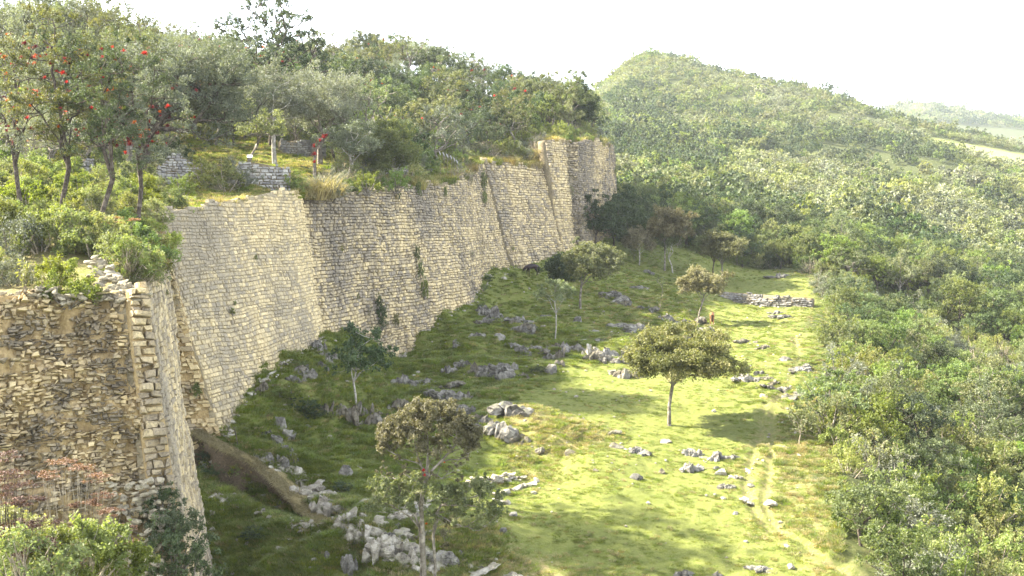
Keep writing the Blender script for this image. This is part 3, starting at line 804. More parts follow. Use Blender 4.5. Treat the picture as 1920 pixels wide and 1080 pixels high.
def leaves_at(pos, out, L, Wd, rng, bias=0.7, up=0.35, fold=0.18, droop=0.0):
    n = len(pos)
    nrm = unit(out * bias + rng.normal(0, 0.75, (n, 3)) + np.array([0, 0, up]))
    ax = rng.normal(0, 1, (n, 3)) + out * 0.5 + np.array([0, 0, -droop])
    ax = unit(ax - (ax * nrm).sum(1, keepdims=True) * nrm)
    sd = np.cross(nrm, ax)
    l = L * rng.uniform(0.6, 1.25, n)[:, None]; w = Wd * rng.uniform(0.6, 1.25, n)[:, None]
    V = np.stack([pos - ax * l * 0.5, pos + sd * w * 0.5 + nrm * w * fold, pos + ax * l * 0.5, pos - sd * w * 0.5 + nrm * w * fold], 1)
    q = np.arange(n * 4).reshape(n, 4)
    return V.reshape(-1, 3), q
def cloud(cs, rs, nleaf, L, Wd, rng, flat=0.75, shell=0.45, under=0.35, bias=0.7, up=0.35, droop=0.0, ragged=0.35):
    Vs, Qs, T, o = [], [], [], 0
    for c, r in zip(cs, rs):
        n = max(6, int(nleaf * (r / np.mean(rs)) ** 2))
        # a clump is itself a handful of twig sprays
        m = max(3, int(n / 28))
        sd = unit(rng.normal(0, 1, (m, 3)) + np.array([0, 0, 0.25]))
        sr = rng.random(m) ** shell
        sc = c + sd * (sr * r)[:, None] * np.array([1, 1, flat]) * rng.uniform(1 - ragged, 1 + ragged * 0.6, (m, 1))
        k = rng.integers(0, m, n)
        out = unit(sd[k] + 0.4 * rng.normal(0, 1, (n, 3)))
        pos = sc[k] + rng.normal(0, 1, (n, 3)) * r * 0.16 + out * r * 0.08
        low = (pos[:, 2] < c[2] - r * flat * under)
        keep = ~low | (rng.random(n) < 0.4)
        pos, out, kk = pos[keep], out[keep], k[keep]
        V, q = leaves_at(pos, out, L, Wd, rng, bias, up, droop=droop)
        tt = np.clip(0.5 + rng.normal(0, 0.09) + rng.normal(0, 0.10, m)[kk] + rng.normal(0, 0.15, len(pos)), 0, 1)
        Vs.append(V); Qs.append(q + o); T.append(np.repeat(tt, 4)); o += len(V)
    return np.concatenate(Vs), np.concatenate(Qs), np.concatenate(T)

def skeleton(stem, tips, rng, r0, limbs=True, rtip=0.012, sag=0.08, wig=0.07, sides=5, side_pref=1.0):
    """stem: list of points from the ground; tips are joined to the nearest node, thickness by how much each branch carries"""
    nodes = [np.array(p, float) for p in stem]; parent = [-1] + list(range(len(stem) - 1)); load = [0.0] * len(nodes)
    first = len(stem) // 2
    if limbs and len(tips) >= 9:
        # main limbs fan out of the upper stem first
        T_ = np.asarray(tips, float); c_ = T_.mean(0); k_ = 6 if len(tips) > 24 else 4
        cen = T_[rng.permutation(len(T_))[:k_]].copy()
        for _ in range(6):
            own = np.argmin(np.linalg.norm(T_[:, None] - cen[None], axis=2), axis=1)
            for q_ in range(k_):
                if (own == q_).any(): cen[q_] = T_[own == q_].mean(0)
        for q_ in range(k_):
            s0 = len(stem) - 1 - (q_ % 2) * (1 if len(stem) > 3 else 0)
            a_ = nodes[s0]; e_ = a_ + (cen[q_] - a_) * 0.8; prev = s0; n_ = max(3, int(np.linalg.norm(e_ - a_) / .5))
            for k2_ in range(1, n_ + 1):
                f_ = k2_ / n_
                p_ = a_ + (e_ - a_) * f_; p_[2] = a_[2] + (e_[2] - a_[2]) * (f_ ** 0.75)
                nodes.append(p_ + rng.normal(0, wig * .55, 3)); parent.append(prev); load.append(0.0); prev = len(nodes) - 1
    order = np.argsort(np.linalg.norm(np.asarray(tips) - nodes[-1], axis=1))
    for ti in order:
        tip = np.asarray(tips[ti], float)
        arr = np.array(nodes[first:])
        d = np.linalg.norm(arr - tip, axis=1) + np.clip(arr[:, 2] - tip[2] + 0.1, 0, None) * 2.0 * side_pref
        j = int(np.argmin(d)) + first
        a = nodes[j]; seg = max(2, int(np.linalg.norm(tip - a) / 0.55) + 1)
        prev = j; n = seg
        ln = np.linalg.norm(tip - a)
        for k in range(1, n + 1):
            f = k / n
            p = a + (tip - a) * f
            p = p + rng.normal(0, wig * ln / n ** 0.5 * 0.6, 3) * (1 if k < n else 0.2) + np.array([0, 0, -sag * ln * 4 * f * (1 - f) * 0.5])
            nodes.append(p); parent.append(prev); load.append(0.0); prev = len(nodes) - 1
        k = prev
        while k >= 0:
            load[k] += 1.0; k = parent[k]
    kids = {}
    for i, p in enumerate(parent): kids.setdefault(p, []).append(i)
    mx = max(load)
    rad = [max(rtip, r0 * (l / mx) ** 0.52) if l > 0 else rtip for l in load]
    ns = len(stem)
    for i in range(ns):
        rad[i] = max(rad[i], r0 * (1.0 - 0.35 * i / ns)) * (1.35 if i == 0 else 1.0)
    parts = []
    def walk(i, chain):
        while True:
            chain.append(i); ks = kids.get(i, [])
            if not ks: break
            ks = sorted(ks, key=lambda k: -load[k])
            for k in ks[1:]: stack.append((k, [i]))
            i = ks[0]
        parts.append(tube([nodes[c] for c in chain], [min(rad[c], rad[chain[1]] * 1.3) if n == 0 and len(chain) > 1 and chain[0] >= 0 and c != 0 and start_is_branch else rad[c] for n, c in enumerate(chain)], sides))
    stack = [(0, [])]
    while stack:
        i, ch = stack.pop()
        start_is_branch = len(ch) > 0
        walk(i, list(ch))
    return join(parts)

def pts_in_crown(n, c, R, rng, lo=-0.35, mind=0.4, noise=0.15, hollow=0.25):
    out = []; tries = 0
    md = mind
    while len(out) < n and tries < 6000:
        tries += 1
        if tries % 600 == 0: md *= 0.85
        p = rng.uniform(-1, 1, 3)
        r = np.linalg.norm(p)
        if r > 1 or p[2] < lo or r < hollow: continue
        p = p * (1 + noise * rng.normal())
        q = np.array(c) + p * np.array(R)
        if all(np.linalg.norm(q - o) > md for o in out): out.append(q)
    return np.array(out)

# ---- leaf colours (dark, middle, light)
MAT = {}
MAT['olive'] = leaf_mat('leaf_olive', (0.060, 0.075, 0.028), (0.150, 0.170, 0.072), (0.25, 0.26, 0.13), 0.38)
MAT['grey'] = leaf_mat('leaf_silver', (0.060, 0.070, 0.044), (0.155, 0.168, 0.115), (0.28, 0.29, 0.21), 0.28)
MAT['green'] = leaf_mat('leaf_green', (0.052, 0.080, 0.018), (0.140, 0.185, 0.046), (0.25, 0.28, 0.085), 0.43)
MAT['dark'] = leaf_mat('leaf_dark', (0.024, 0.040, 0.016), (0.062, 0.088, 0.034), (0.115, 0.145, 0.06), 0.34)
MAT['yellow'] = leaf_mat('leaf_yellowgreen', (0.060, 0.080, 0.012), (0.150, 0.175, 0.028), (0.26, 0.27, 0.055), 0.42)
MAT['brown'] = leaf_mat('leaf_bronze', (0.060, 0.054, 0.022), (0.165, 0.152, 0.066), (0.30, 0.275, 0.14), 0.33)
MAT['bronzegreen'] = leaf_mat('leaf_bronzegreen', (0.05, 0.062, 0.018), (0.135, 0.145, 0.045), (0.25, 0.23, 0.09), 0.38)
MAT['rust'] = leaf_mat('leaf_rust', (0.085, 0.042, 0.016), (0.24, 0.13, 0.045), (0.38, 0.23, 0.09), 0.25)
MAT['straw'] = leaf_mat('leaf_straw', (0.15, 0.12, 0.045), (0.32, 0.265, 0.115), (0.46, 0.40, 0.21), 0.35)
MAT['mix'] = leaf_mat('leaf_shrubland', (0.078, 0.094, 0.026), (0.195, 0.218, 0.068), (0.32, 0.325, 0.13), 0.43, dry=((0.27, 0.23, 0.11), 0.93))
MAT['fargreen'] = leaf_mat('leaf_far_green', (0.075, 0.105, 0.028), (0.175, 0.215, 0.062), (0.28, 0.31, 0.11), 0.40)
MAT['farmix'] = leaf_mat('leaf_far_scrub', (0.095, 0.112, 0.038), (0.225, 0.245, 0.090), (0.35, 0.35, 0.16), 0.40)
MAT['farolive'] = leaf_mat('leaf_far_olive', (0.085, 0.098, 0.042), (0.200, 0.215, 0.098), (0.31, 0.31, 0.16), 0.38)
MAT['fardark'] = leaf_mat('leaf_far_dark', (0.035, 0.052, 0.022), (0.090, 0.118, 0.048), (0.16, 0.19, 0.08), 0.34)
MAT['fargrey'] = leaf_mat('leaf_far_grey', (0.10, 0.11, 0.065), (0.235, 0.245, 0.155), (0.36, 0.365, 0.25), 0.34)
def flat_leaf(name, c1, c2):
    t = NT(name)
    c = t.mix(t.attr('tint'), c1, c2)
    p = t.principled(c, 0.5, 0.3); tr = t.N('ShaderNodeBsdfTranslucent'); t.L(c, tr.inputs['Color'])
    mx = t.N('ShaderNodeMixShader'); mx.inputs[0].default_value = 0.45
    t.L(p.outputs[0], mx.inputs[1]); t.L(tr.outputs[0], mx.inputs[2]); return t.done(mx)
MAT['red'] = flat_leaf('bromeliad_red', (0.30, 0.014, 0.012), (0.62, 0.05, 0.03))
MAT['orange'] = flat_leaf('bromeliad_orange', (0.42, 0.06, 0.012), (0.62, 0.20, 0.03))
MAT['maroon'] = flat_leaf('bromeliad_maroon', (0.11, 0.012, 0.016), (0.26, 0.03, 0.03))
MAT['lime'] = flat_leaf('bromeliad_green', (0.12, 0.16, 0.02), (0.28, 0.32, 0.05))
def bark(name, a, b):
    t = NT(name); p = t.objc()
    n = t.noise(7.0, 6, 0.7, p); c = t.ramp(n, [(0.35, a), (0.65, b)])
    c = t.mix(t.ramp(t.noise(2.5, 3, 0.6, p), [(0.5, 0), (0.62, 0.6)]), c, tuple(min(1, x * 1.7 + 0.03) for x in b))
    return t.done(t.principled(c, 0.9, 0.1, t.bump(n, 0.8, 0.04)))
MAT['bark'] = bark('bark_grey', (0.085, 0.070, 0.052), (0.22, 0.195, 0.16))
MAT['bark_dark'] = bark('bark_dark', (0.035, 0.028, 0.022), (0.10, 0.08, 0.06))
MAT['bark_pale'] = bark('bark_pale', (0.20, 0.18, 0.15), (0.42, 0.39, 0.34))
MAT['twig'] = bark('twig_dry', (0.16, 0.13, 0.09), (0.36, 0.31, 0.23))

def tree_meshes(name, seed, H, R, Rz, stem, ncl, rcl, nleaf, L, Wd, leafm, barkm, r0=0.13, lo=-0.35, off=(0, 0), flat=0.7, shell=0.45, ragged=0.35, mind=0.38, extra=None, rtip=0.012, droop=0.0, sag=0.08, wig=0.09, hollow=0.3, sides=5, side_pref=1.0):
    rng = np.random.default_rng(seed)
    tips = pts_in_crown(ncl, (off[0], off[1], H - Rz), (R, R, Rz), rng, lo=lo, mind=mind * R / 2.5, hollow=hollow)
    rs = rcl * rng.uniform(0.7, 1.25, len(tips))
    if extra is not None:
        tips = np.vstack([tips, [e[:3] for e in extra]]); rs = np.concatenate([rs, [e[3] for e in extra]])
    Vt, Qt = skeleton(stem, tips - np.array([0, 0, 0.3]) * rs[:, None], rng, r0, rtip=rtip, sag=sag, wig=wig, sides=sides, side_pref=side_pref)
    Vc, Qc, T = cloud(tips, rs, nleaf, L, Wd, rng, flat=flat, shell=shell, ragged=ragged, droop=droop)
    return mesh_np(name + '_trunk', Vt, Qt, 4, MAT[barkm], True), mesh_np(name + '_crown', Vc, Qc, 4, MAT[leafm], False, tint=T)

def bush_meshes(name, seed, R, H, ncl, rcl, nleaf, L, Wd, leafm, twigm='bark', nst=9, up=0.35, flat=0.8, spiky=0.0, shell=0.4, twigs=0):
    rng = np.random.default_rng(seed)
    cs = []
    while len(cs) < ncl:
        p = rng.uniform(-1, 1, 3); p[2] = abs(p[2])
        r = np.linalg.norm(p)
        if r > 1 or r < 0.45: continue
        p *= 1 + 0.18 * rng.normal()
        cs.append([p[0] * R, p[1] * R, p[2] * H * 0.85 + 0.15 * H])
    cs = np.array(cs); rs = rcl * rng.uniform(0.6, 1.3, ncl)
    parts = []
    tips = cs[rng.permutation(ncl)[:nst]]
    for tpt in tips:
        a = np.array([tpt[0] * 0.15, tpt[1] * 0.15, -0.2]); b = tpt * np.array([0.7, 0.7, 0.6])
        parts.append(tube([a, b + rng.normal(0, 0.06, 3), tpt, tpt * 1.08 + np.array([0, 0, 0.1])], [0.05, 0.035, 0.015, 0.006], 4))
    for k in range(twigs):
        d = unit(np.array([rng.normal(), rng.normal(), rng.uniform(0.3, 1.6)])); a = d * np.array([R, R, H]) * 0.3
        b = d * np.array([R, R, H]) * rng.uniform(0.8, 1.2); m = (a + b) / 2 + rng.normal(0, 0.12, 3)
        parts.append(tube([a, m, b], [0.02, 0.014, 0.006], 3))
    Vt, Qt = join(parts)
    Vc, Qc, T = cloud(cs, rs, nleaf, L, Wd, rng, flat=flat, shell=shell, under=0.6, up=up)
    if spiky:
        # upright leafy shoots that break the outline
        n = int(spiky)
        Vs, Qs_, Ts, o = [Vc], [Qc], [T], len(Vc)
        for k in range(n):
            d = unit(np.array([rng.normal() * 0.6, rng.normal() * 0.6, 1.0])); c = cs[rng.integers(ncl)]
            ln = rng.uniform(0.3, 0.8) * H * 0.5; m = 16
            pos = c + d * (np.linspace(0.1, 1, m)[:, None] * ln) + rng.normal(0, 0.03, (m, 3))
            V, q = leaves_at(pos, unit(rng.normal(0, 1, (m, 3)) + d), L, Wd, rng)
            Vs.append(V); Qs_.append(q + o); Ts.append(np.full(len(V), np.clip(rng.normal(0.62, 0.12), 0, 1))); o += len(V)
        Vc, Qc, T = np.concatenate(Vs), np.concatenate(Qs_), np.concatenate(Ts)
    return mesh_np(name + '_stems', Vt, Qt, 4, MAT[twigm], True), mesh_np(name + '_foliage', Vc, Qc, 4, MAT[leafm], False, tint=T)

def grass_mesh(name, seed, n, R, H, wid, leafm, lean=0.5, seg=2):
    """tussock of arching blades"""
    rng = np.random.default_rng(seed)
    a = rng.uniform(0, 2 * np.pi, n); r = R * 0.5 * np.sqrt(rng.random(n))
    b = np.stack([np.cos(a) * r, np.sin(a) * r, np.zeros(n)], 1)
    d = np.stack([np.cos(a) + rng.normal(0, .5, n), np.sin(a) + rng.normal(0, .5, n), np.zeros(n)], 1) * lean * rng.uniform(0.2, 1.2, n)[:, None]
    h = H * rng.uniform(0.55, 1.15, n)
    m = b + d * h[:, None] * 0.35 + np.stack([0 * h, 0 * h, h * 0.62], 1)
    t = b + d * h[:, None] + np.stack([0 * h, 0 * h, h * (1 - 0.25 * lean)], 1)
    s = unit(np.cross(d + rng.normal(0, 0.4, (n, 3)), [0, 0, 1.0])) * wid
    V = np.stack([b - s, b + s, m + s * 0.8, m - s * 0.8, t + s * 0.15, t - s * 0.15], 1)
    i = (np.arange(n) * 6)[:, None]
    q = np.concatenate([i + np.array([[0, 1, 2, 3]]), i + np.array([[3, 2, 4, 5]])])
    return mesh_np(name, V.reshape(-1, 3), q, 4, MAT[leafm], False, tint=np.repeat(np.clip(rng.normal(0.5, 0.2, n), 0, 1), 6))

def rosette_mesh(name, seed, mat, n=26, R=0.45, wid=0.05):
    rng = np.random.default_rng(seed)
    a = np.arange(n) * 2.4 + rng.normal(0, 0.2, n); el = np.linspace(0.1, 1.2, n)
    Vs = []
    for k in range(n):
        d = np.array([math.cos(a[k]) * math.cos(el[k]), math.sin(a[k]) * math.cos(el[k]), math.sin(el[k])])
        s = np.array([-math.sin(a[k]), math.cos(a[k]), 0]) * wid
        l = R * rng.uniform(0.8, 1.15); m = d * l * 0.55 + np.array([0, 0, 0.05]); t = d * l + np.array([0, 0, -0.08 * math.cos(el[k])])
        Vs.append([-s * 0.7, s * 0.7, m + s, m - s, t + s * 0.1, t - s * 0.1])
    V = np.array(Vs).reshape(-1, 3); i = (np.arange(n) * 6)[:, None]
    q = np.concatenate([i + np.array([[0, 1, 2, 3]]), i + np.array([[3, 2, 4, 5]])])
    return mesh_np(name, V, q, 4, MAT[mat], False, tint=np.repeat(rng.random(n), 6))
ROS = {k: rosette_mesh('bromeliad_' + k, i, k) for i, k in enumerate(['red', 'orange', 'maroon', 'lime'])}

def st(*pts): return [np.array(p, float) for p in pts]
LIB = {}   # kind -> list of (part names, meshes, height)
def tree_kind(key, n, **kw):
    out = []
    for i in range(n):
        k = dict(kw); sd_ = k.pop('seed') + i * 7
        rng = np.random.default_rng(sd_ + 1000)
        H, R = k['H'] * rng.uniform(0.9, 1.1), k['R'] * rng.uniform(0.9, 1.12)
        fk = k.pop('fork', 0.45)
        b = rng.normal(0, 0.04 * H, 2); c = rng.normal(0, 0.06 * H, 2)
        stem = k.pop('stem', None) or st((0, 0, -0.4), (b[0] * .5, b[1] * .5, H * fk * 0.35), (b[0], b[1], H * fk * 0.7), (c[0], c[1], H * fk))
        k['H'], k['R'] = H, R
        out.append((['trunk', 'crown'], tree_meshes(key, sd_, stem=stem, **k), H))
    LIB[key] = out
def bush_kind(key, n, **kw):
    out = []
    for i in range(n):
        k = dict(kw); sd_ = k.pop('seed') + i * 5
        out.append((['stems', 'foliage'], bush_meshes(key, sd_, **k), k['H']))
    LIB[key] = out
tree_kind('broad_olive', 3, seed=100, H=6.5, R=2.9, Rz=2.3, fork=.42, ncl=34, rcl=0.85, nleaf=150, L=.24, Wd=.13, leafm='olive', barkm='bark', r0=.15, lo=-.6)
tree_kind('broad_grey', 3, seed=130, H=6.5, R=3.0, Rz=2.2, fork=.42, ncl=38, rcl=0.80, nleaf=170, L=.20, Wd=.09, leafm='grey', barkm='bark', r0=.16, lo=-.6)
tree_kind('broad_green', 3, seed=160, H=6.0, R=2.7, Rz=2.3, fork=.35, ncl=32, rcl=0.85, nleaf=150, L=.25, Wd=.14, leafm='green', barkm='bark_dark', r0=.14, lo=-.7)
tree_kind('broad_dark', 3, seed=190, H=6.5, R=2.9, Rz=2.6, fork=.35, ncl=36, rcl=0.85, nleaf=140, L=.24, Wd=.13, leafm='dark', barkm='bark_dark', r0=.15, lo=-.75)
tree_kind('broad_bronze', 2, seed=220, H=6.5, R=2.9, Rz=2.0, fork=.42, ncl=32, rcl=0.75, nleaf=130, L=.24, Wd=.12, leafm='bronzegreen', barkm='bark', r0=.14, lo=-.5)
tree_kind('open_tree', 3, seed=250, H=8.0, R=3.0, Rz=2.8, fork=.45, ncl=26, rcl=0.6, nleaf=70, L=.22, Wd=.11, leafm='olive', barkm='bark', r0=.18, lo=-.8, mind=.7, wig=.13)
bush_kind('shrub_green', 3, seed=300, R=1.7, H=2.4, ncl=22, rcl=.6, nleaf=120, L=.20, Wd=.10, leafm='green', spiky=14)
bush_kind('shrub_mix', 3, seed=320, R=1.9, H=2.3, ncl=22, rcl=.62, nleaf=120, L=.20, Wd=.09, leafm='mix', spiky=16, twigs=20, twigm='twig')
bush_kind('shrub_yellow', 2, seed=340, R=1.6, H=2.0, ncl=20, rcl=.5, nleaf=110, L=.18, Wd=.09, leafm='yellow', spiky=18)
bush_kind('shrub_dark', 2, seed=360, R=1.8, H=2.5, ncl=22, rcl=.62, nleaf=120, L=.20, Wd=.10, leafm='dark', spiky=8)
bush_kind('shrub_twiggy', 2, seed=380, R=1.7, H=2.2, ncl=14, rcl=.45, nleaf=36, L=.15, Wd=.07, leafm='olive', twigm='twig', twigs=90, nst=12)
bush_kind('shrub_grey', 2, seed=395, R=1.7, H=2.3, ncl=22, rcl=.6, nleaf=130, L=.17, Wd=.07, leafm='grey', spiky=12)
# light versions for far slopes
def far_kind(key, seed, H, R, leafm, nleaf=36, L=.62, Wd=.38, ncl=12, rcl=.95):
    rng = np.random.default_rng(seed)
    cs = pts_in_crown(ncl, (0, 0, H * .58), (R, R, H * .42), rng, lo=-.8, mind=.8, hollow=.3)
    Vc, Qc, T = cloud(cs, rcl * rng.uniform(.7, 1.25, len(cs)), nleaf, L, Wd, rng, ragged=.3)
    Vt, Qt = tube([(0, 0, -.5), (.05, 0, H * .3), (.1, .1, H * .7)], [.16, .12, .05], 4)
    return [(['trunk', 'crown'], (mesh_np(key + '_trunk', Vt, Qt, 4, MAT['bark'], True), mesh_np(key + '_crown', Vc, Qc, 4, MAT[leafm], False, tint=T)), H)]
LIB['far_green'] = far_kind('far_green', 401, 4.8, 2.2, 'fargreen')
LIB['far_mix'] = far_kind('far_mix', 402, 3.6, 2.3, 'farmix')
LIB['far_olive'] = far_kind('far_olive', 403, 4.6, 2.3, 'farolive')
LIB['far_dark'] = far_kind('far_dark', 404, 5.0, 2.3, 'fardark')
LIB['far_grey'] = far_kind('far_grey', 405, 3.4, 2.1, 'fargrey')

NAME = dict(broad_olive='broadleaf_tree', broad_grey='broadleaf_tree', broad_green='broadleaf_tree', broad_dark='broadleaf_tree', broad_bronze='broadleaf_tree', open_tree='open_crowned_tree',
            shrub_green='shrub', shrub_mix='shrub', shrub_yellow='shrub', shrub_dark='shrub', shrub_twiggy='shrub', shrub_grey='shrub',
            far_green='hillside_tree', far_mix='hillside_tree', far_olive='hillside_tree', far_dark='hillside_tree', far_grey='hillside_tree')
_proto = {}
DEFER = []
def grow(key, loc, label, group, scale=1.0, rng=RNG, ros=None):
    """noted now, planted at the end: the ones that show largest as things of their own"""
    if len(label.replace(',', '').split()) < 16: label = ('large ' if scale > 1.08 else 'small ' if scale < .88 else 'middling ') + label
    DEFER.append((key, tuple(float(v) for v in loc), label, group, float(scale), int(rng.integers(len(LIB[key]))), float(rng.uniform(0, 6.28)), ros))
def plant(key, loc, label, cat=None, group=None, scale=1.0, var=None, rotz=None, name=None, rng=RNG, tilt=0.0):
    kinds = LIB[key]
    v = int(rng.integers(len(kinds))) if var is None else var
    rz = rng.uniform(0, 6.28) if rotz is None else rotz
    parts, meshes, H = kinds[v]
    cat = cat or ('shrub' if 'shrub' in key else 'tree')
    nm = name or NAME[key]
    pk = (key, v)
    if pk not in _proto:
        root = thing(nm, label, cat, tuple(loc), group, rz, scale)
        for p, m in zip(parts, meshes): link(p, m, root)
        _proto[pk] = root
    else:
        root = put_copy(_proto[pk], tuple(loc), rz, scale, label, group)
        root['category'] = cat; root.name = nm
        if not group and 'group' in root: del root['group']
    if tilt: root.rotation_euler = (rng.normal(0, tilt), rng.normal(0, tilt), rz)
    return root
# ================================================================== WOODS
def scatter(xr, yr, spacing, rng, ok):
    out = []
    nx = int((xr[1] - xr[0]) / spacing); ny = int((yr[1] - yr[0]) / spacing)
    X, Y = np.meshgrid(np.arange(nx), np.arange(ny))
    x = xr[0] + (X.ravel() + 0.5 * (Y.ravel() % 2) + rng.uniform(-.4, .4, nx * ny)) * spacing
    y = yr[0] + (Y.ravel() + rng.uniform(-.4, .4, nx * ny)) * spacing
    k = ok(x, y)
    return x[k], y[k]
def px_of(x, y, z):
    return proj(np.stack([x, y, z], -1))

# ---- the wooded hill behind the wall
rf = np.random.default_rng(77)
def ok_hill(x, y):
    z = plateau_z(x, y); px, py, _ = px_of(x, y, z)
    d = wall_x(y) - x
    return (px > -110) & (px < 1160) & (d > 3.0) & (y > 84 + np.clip((px - 350) * 0.065, 0, 50) + np.where(px < 250, -4, 6)) & (y < 208 + np.where(px > 600, 8, 0)) & ~((px > 360) & (px < 640) & (y < 118))
hx, hy = scatter((-75, 30), (74, 225), 5.0, rf, ok_hill)
hz = plateau_z(hx, hy)
desc = dict(broad_olive='olive green leafy tree', broad_grey='silvery grey leafy tree', broad_green='fresh green leafy tree', broad_dark='dark green dense tree', broad_bronze='bronze tinged leafy tree', open_tree='open branched tree')
def pick(v, cuts, names):
    for c, n in zip(cuts, names):
        if v < c: return n
    return names[-1]
def hill_where(px, y):
    col = pick(px, (90, 250, 430, 560, 700, 840, 960, 1060), ('over the bare twig tangle', 'over the thicket of the rubble wall', 'above the great curving trunk', 'above the pointed ruin', 'above the silvery dome trees', 'above the compact dome tree', 'above the pale flower spikes', 'above the far cream wall', 'above the tallest wall end'))
    row = pick(y, (102, 122, 148, 178), ('front row', 'second row', 'middle of the hill', 'upper hill', 'skyline'))
    return col, row
for x, y, z in zip(hx, hy, hz):
    px, py, _ = px_of(x, y, z); px = float(px)
    w = fbm(np.array([x / 14.0]), np.array([y / 14.0]), oct=2, seed=50)[0]
    if px > 1030: key = rf.choice(['broad_dark', 'broad_dark', 'broad_olive'])
    elif px < 520: key = rf.choice(['broad_grey', 'broad_dark', 'open_tree', 'broad_bronze', 'open_tree', 'broad_grey', 'broad_dark'])
    elif w > 0.15: key = rf.choice(['broad_dark', 'broad_green', 'broad_dark', 'broad_bronze'])
    else: key = rf.choice(['broad_dark', 'broad_bronze', 'open_tree', 'broad_grey', 'broad_dark', 'broad_grey'])
    col, row = hill_where(px, y)
    ros = []
    nb = int(rf.integers(10, 22)) if px < 460 and y < 160 else int(rf.integers(2, 6)) if px < 1000 and rf.random() < 0.5 else 0
    for k in range(nb):
        a = rf.uniform(0, 6.28); r = rf.uniform(1.2, 2.9); h = rf.uniform(2.4, 6.6)
        ros.append((math.cos(a) * r, math.sin(a) * r, h, rf.choice(['red', 'maroon', 'maroon', 'maroon', 'orange', 'red', 'lime']), rf.uniform(0.35, 0.85)))
    grow(key, (x, y, z - 0.1), f'{desc[key]}, {row}, {col}', f'wooded hill trees {col}, {row}', rf.uniform(0.75, 1.25), rf, ros)
ux, uy = scatter((-75, 30), (80, 200), 5.6, rf, lambda x, y: ok_hill(x, y) & (y < 150))
uz = plateau_z(ux, uy)
for x, y, z in zip(ux, uy, uz):
    key = rf.choice(['shrub_green', 'shrub_mix', 'shrub_dark', 'shrub_yellow', 'shrub_grey'])
    c = {'shrub_green': 'green', 'shrub_mix': 'mottled', 'shrub_dark': 'dark', 'shrub_yellow': 'yellow green', 'shrub_grey': 'grey leaved'}[key]
    px = float(px_of(x, y, z)[0]); col, row = hill_where(px, y)
    grow(key, (x, y, z - 0.15), f'{c} undergrowth shrub, {row}, {col}', f'undergrowth shrubs {col}, {row}', rf.uniform(0.8, 1.3), rf)

# ---- woods and scrub right of the lawn
EDGE = np.array([P(*p)[:2] for p in [(1640, 1180, 45), (1570, 1040, 51), (1545, 930, 59), (1525, 840, 67), (1525, 770, 76), (1530, 720, 84), (1545, 660, 103), (1540, 610, 125), (1530, 575, 142), (1515, 545, 153), (1500, 510, 168), (1440, 490, 173), (1300, 480, 178), (1180, 455, 184), (1164, 440, 189), (1158, 420, 200), (1150, 400, 260)]])
def edge_x(y): return np.interp(y, EDGE[:, 1], EDGE[:, 0])
def ok_right(x, y):
    return (x > edge_x(y) + 0.6)
rr = np.random.default_rng(91)
def scrub_key(x, y, rng):
    w = fbm(np.array([x / 13.0]), np.array([y / 18.0]), oct=3, seed=52)[0]
    if y > 170: return rng.choice(['broad_green', 'broad_dark', 'broad_olive', 'broad_green', 'broad_dark'])
    if w > 0.42: return rng.choice(['broad_green', 'broad_dark', 'broad_olive', 'broad_green'])
    if w > 0.1: return rng.choice(['broad_green', 'shrub_green', 'shrub_mix', 'broad_olive', 'shrub_green'])
    if w > -0.3: return rng.choice(['shrub_mix', 'shrub_mix', 'shrub_green', 'shrub_grey'])
    return rng.choice(['shrub_mix', 'shrub_grey', 'shrub_twiggy', 'shrub_mix', 'shrub_yellow'])
kd = dict(broad_olive='olive tree', broad_green='bright green tree', broad_dark='dark green tree', broad_bronze='bronze tree', shrub_green='green bush', shrub_mix='mottled olive bush', shrub_grey='greyish bush', shrub_twiggy='dry twiggy bush', shrub_yellow='yellow green bush')
def right_ok2(x, y):
    z = low_z(x, y, False); px, py, _ = px_of(x, y, z)
    return ok_right(x, y) & (px < 2030) & (py < 1400)
gx, gy = [], []
for (y0, y1, sp_) in ((44, 90, 2.5), (90, 140, 3.1), (140, 214, 3.7)):
    a, b = scatter((8, 110), (y0, y1), sp_, rr, right_ok2); gx.append(a); gy.append(b)
gx, gy = np.concatenate(gx), np.concatenate(gy)
gz = low_z(gx, gy, False)
qx, qy = scatter((5, 60), (168, 215), 3.2, rr, lambda x, y: ok_right(x, y) & (x / y < .33))
for x, y, z in zip(qx, qy, low_z(qx, qy, False)):
    kk_ = rr.choice(['shrub_green', 'shrub_mix', 'shrub_green', 'shrub_dark'])
    grow(kk_, (x, y, z - .2), {'shrub_green': 'green', 'shrub_mix': 'mottled', 'shrub_dark': 'dark'}[kk_] + ' undergrowth bush at the head of the upper terrace lawn', 'undergrowth bushes at the head of the upper terrace lawn', rr.uniform(.8, 1.3), rr)
order = np.argsort(gy)
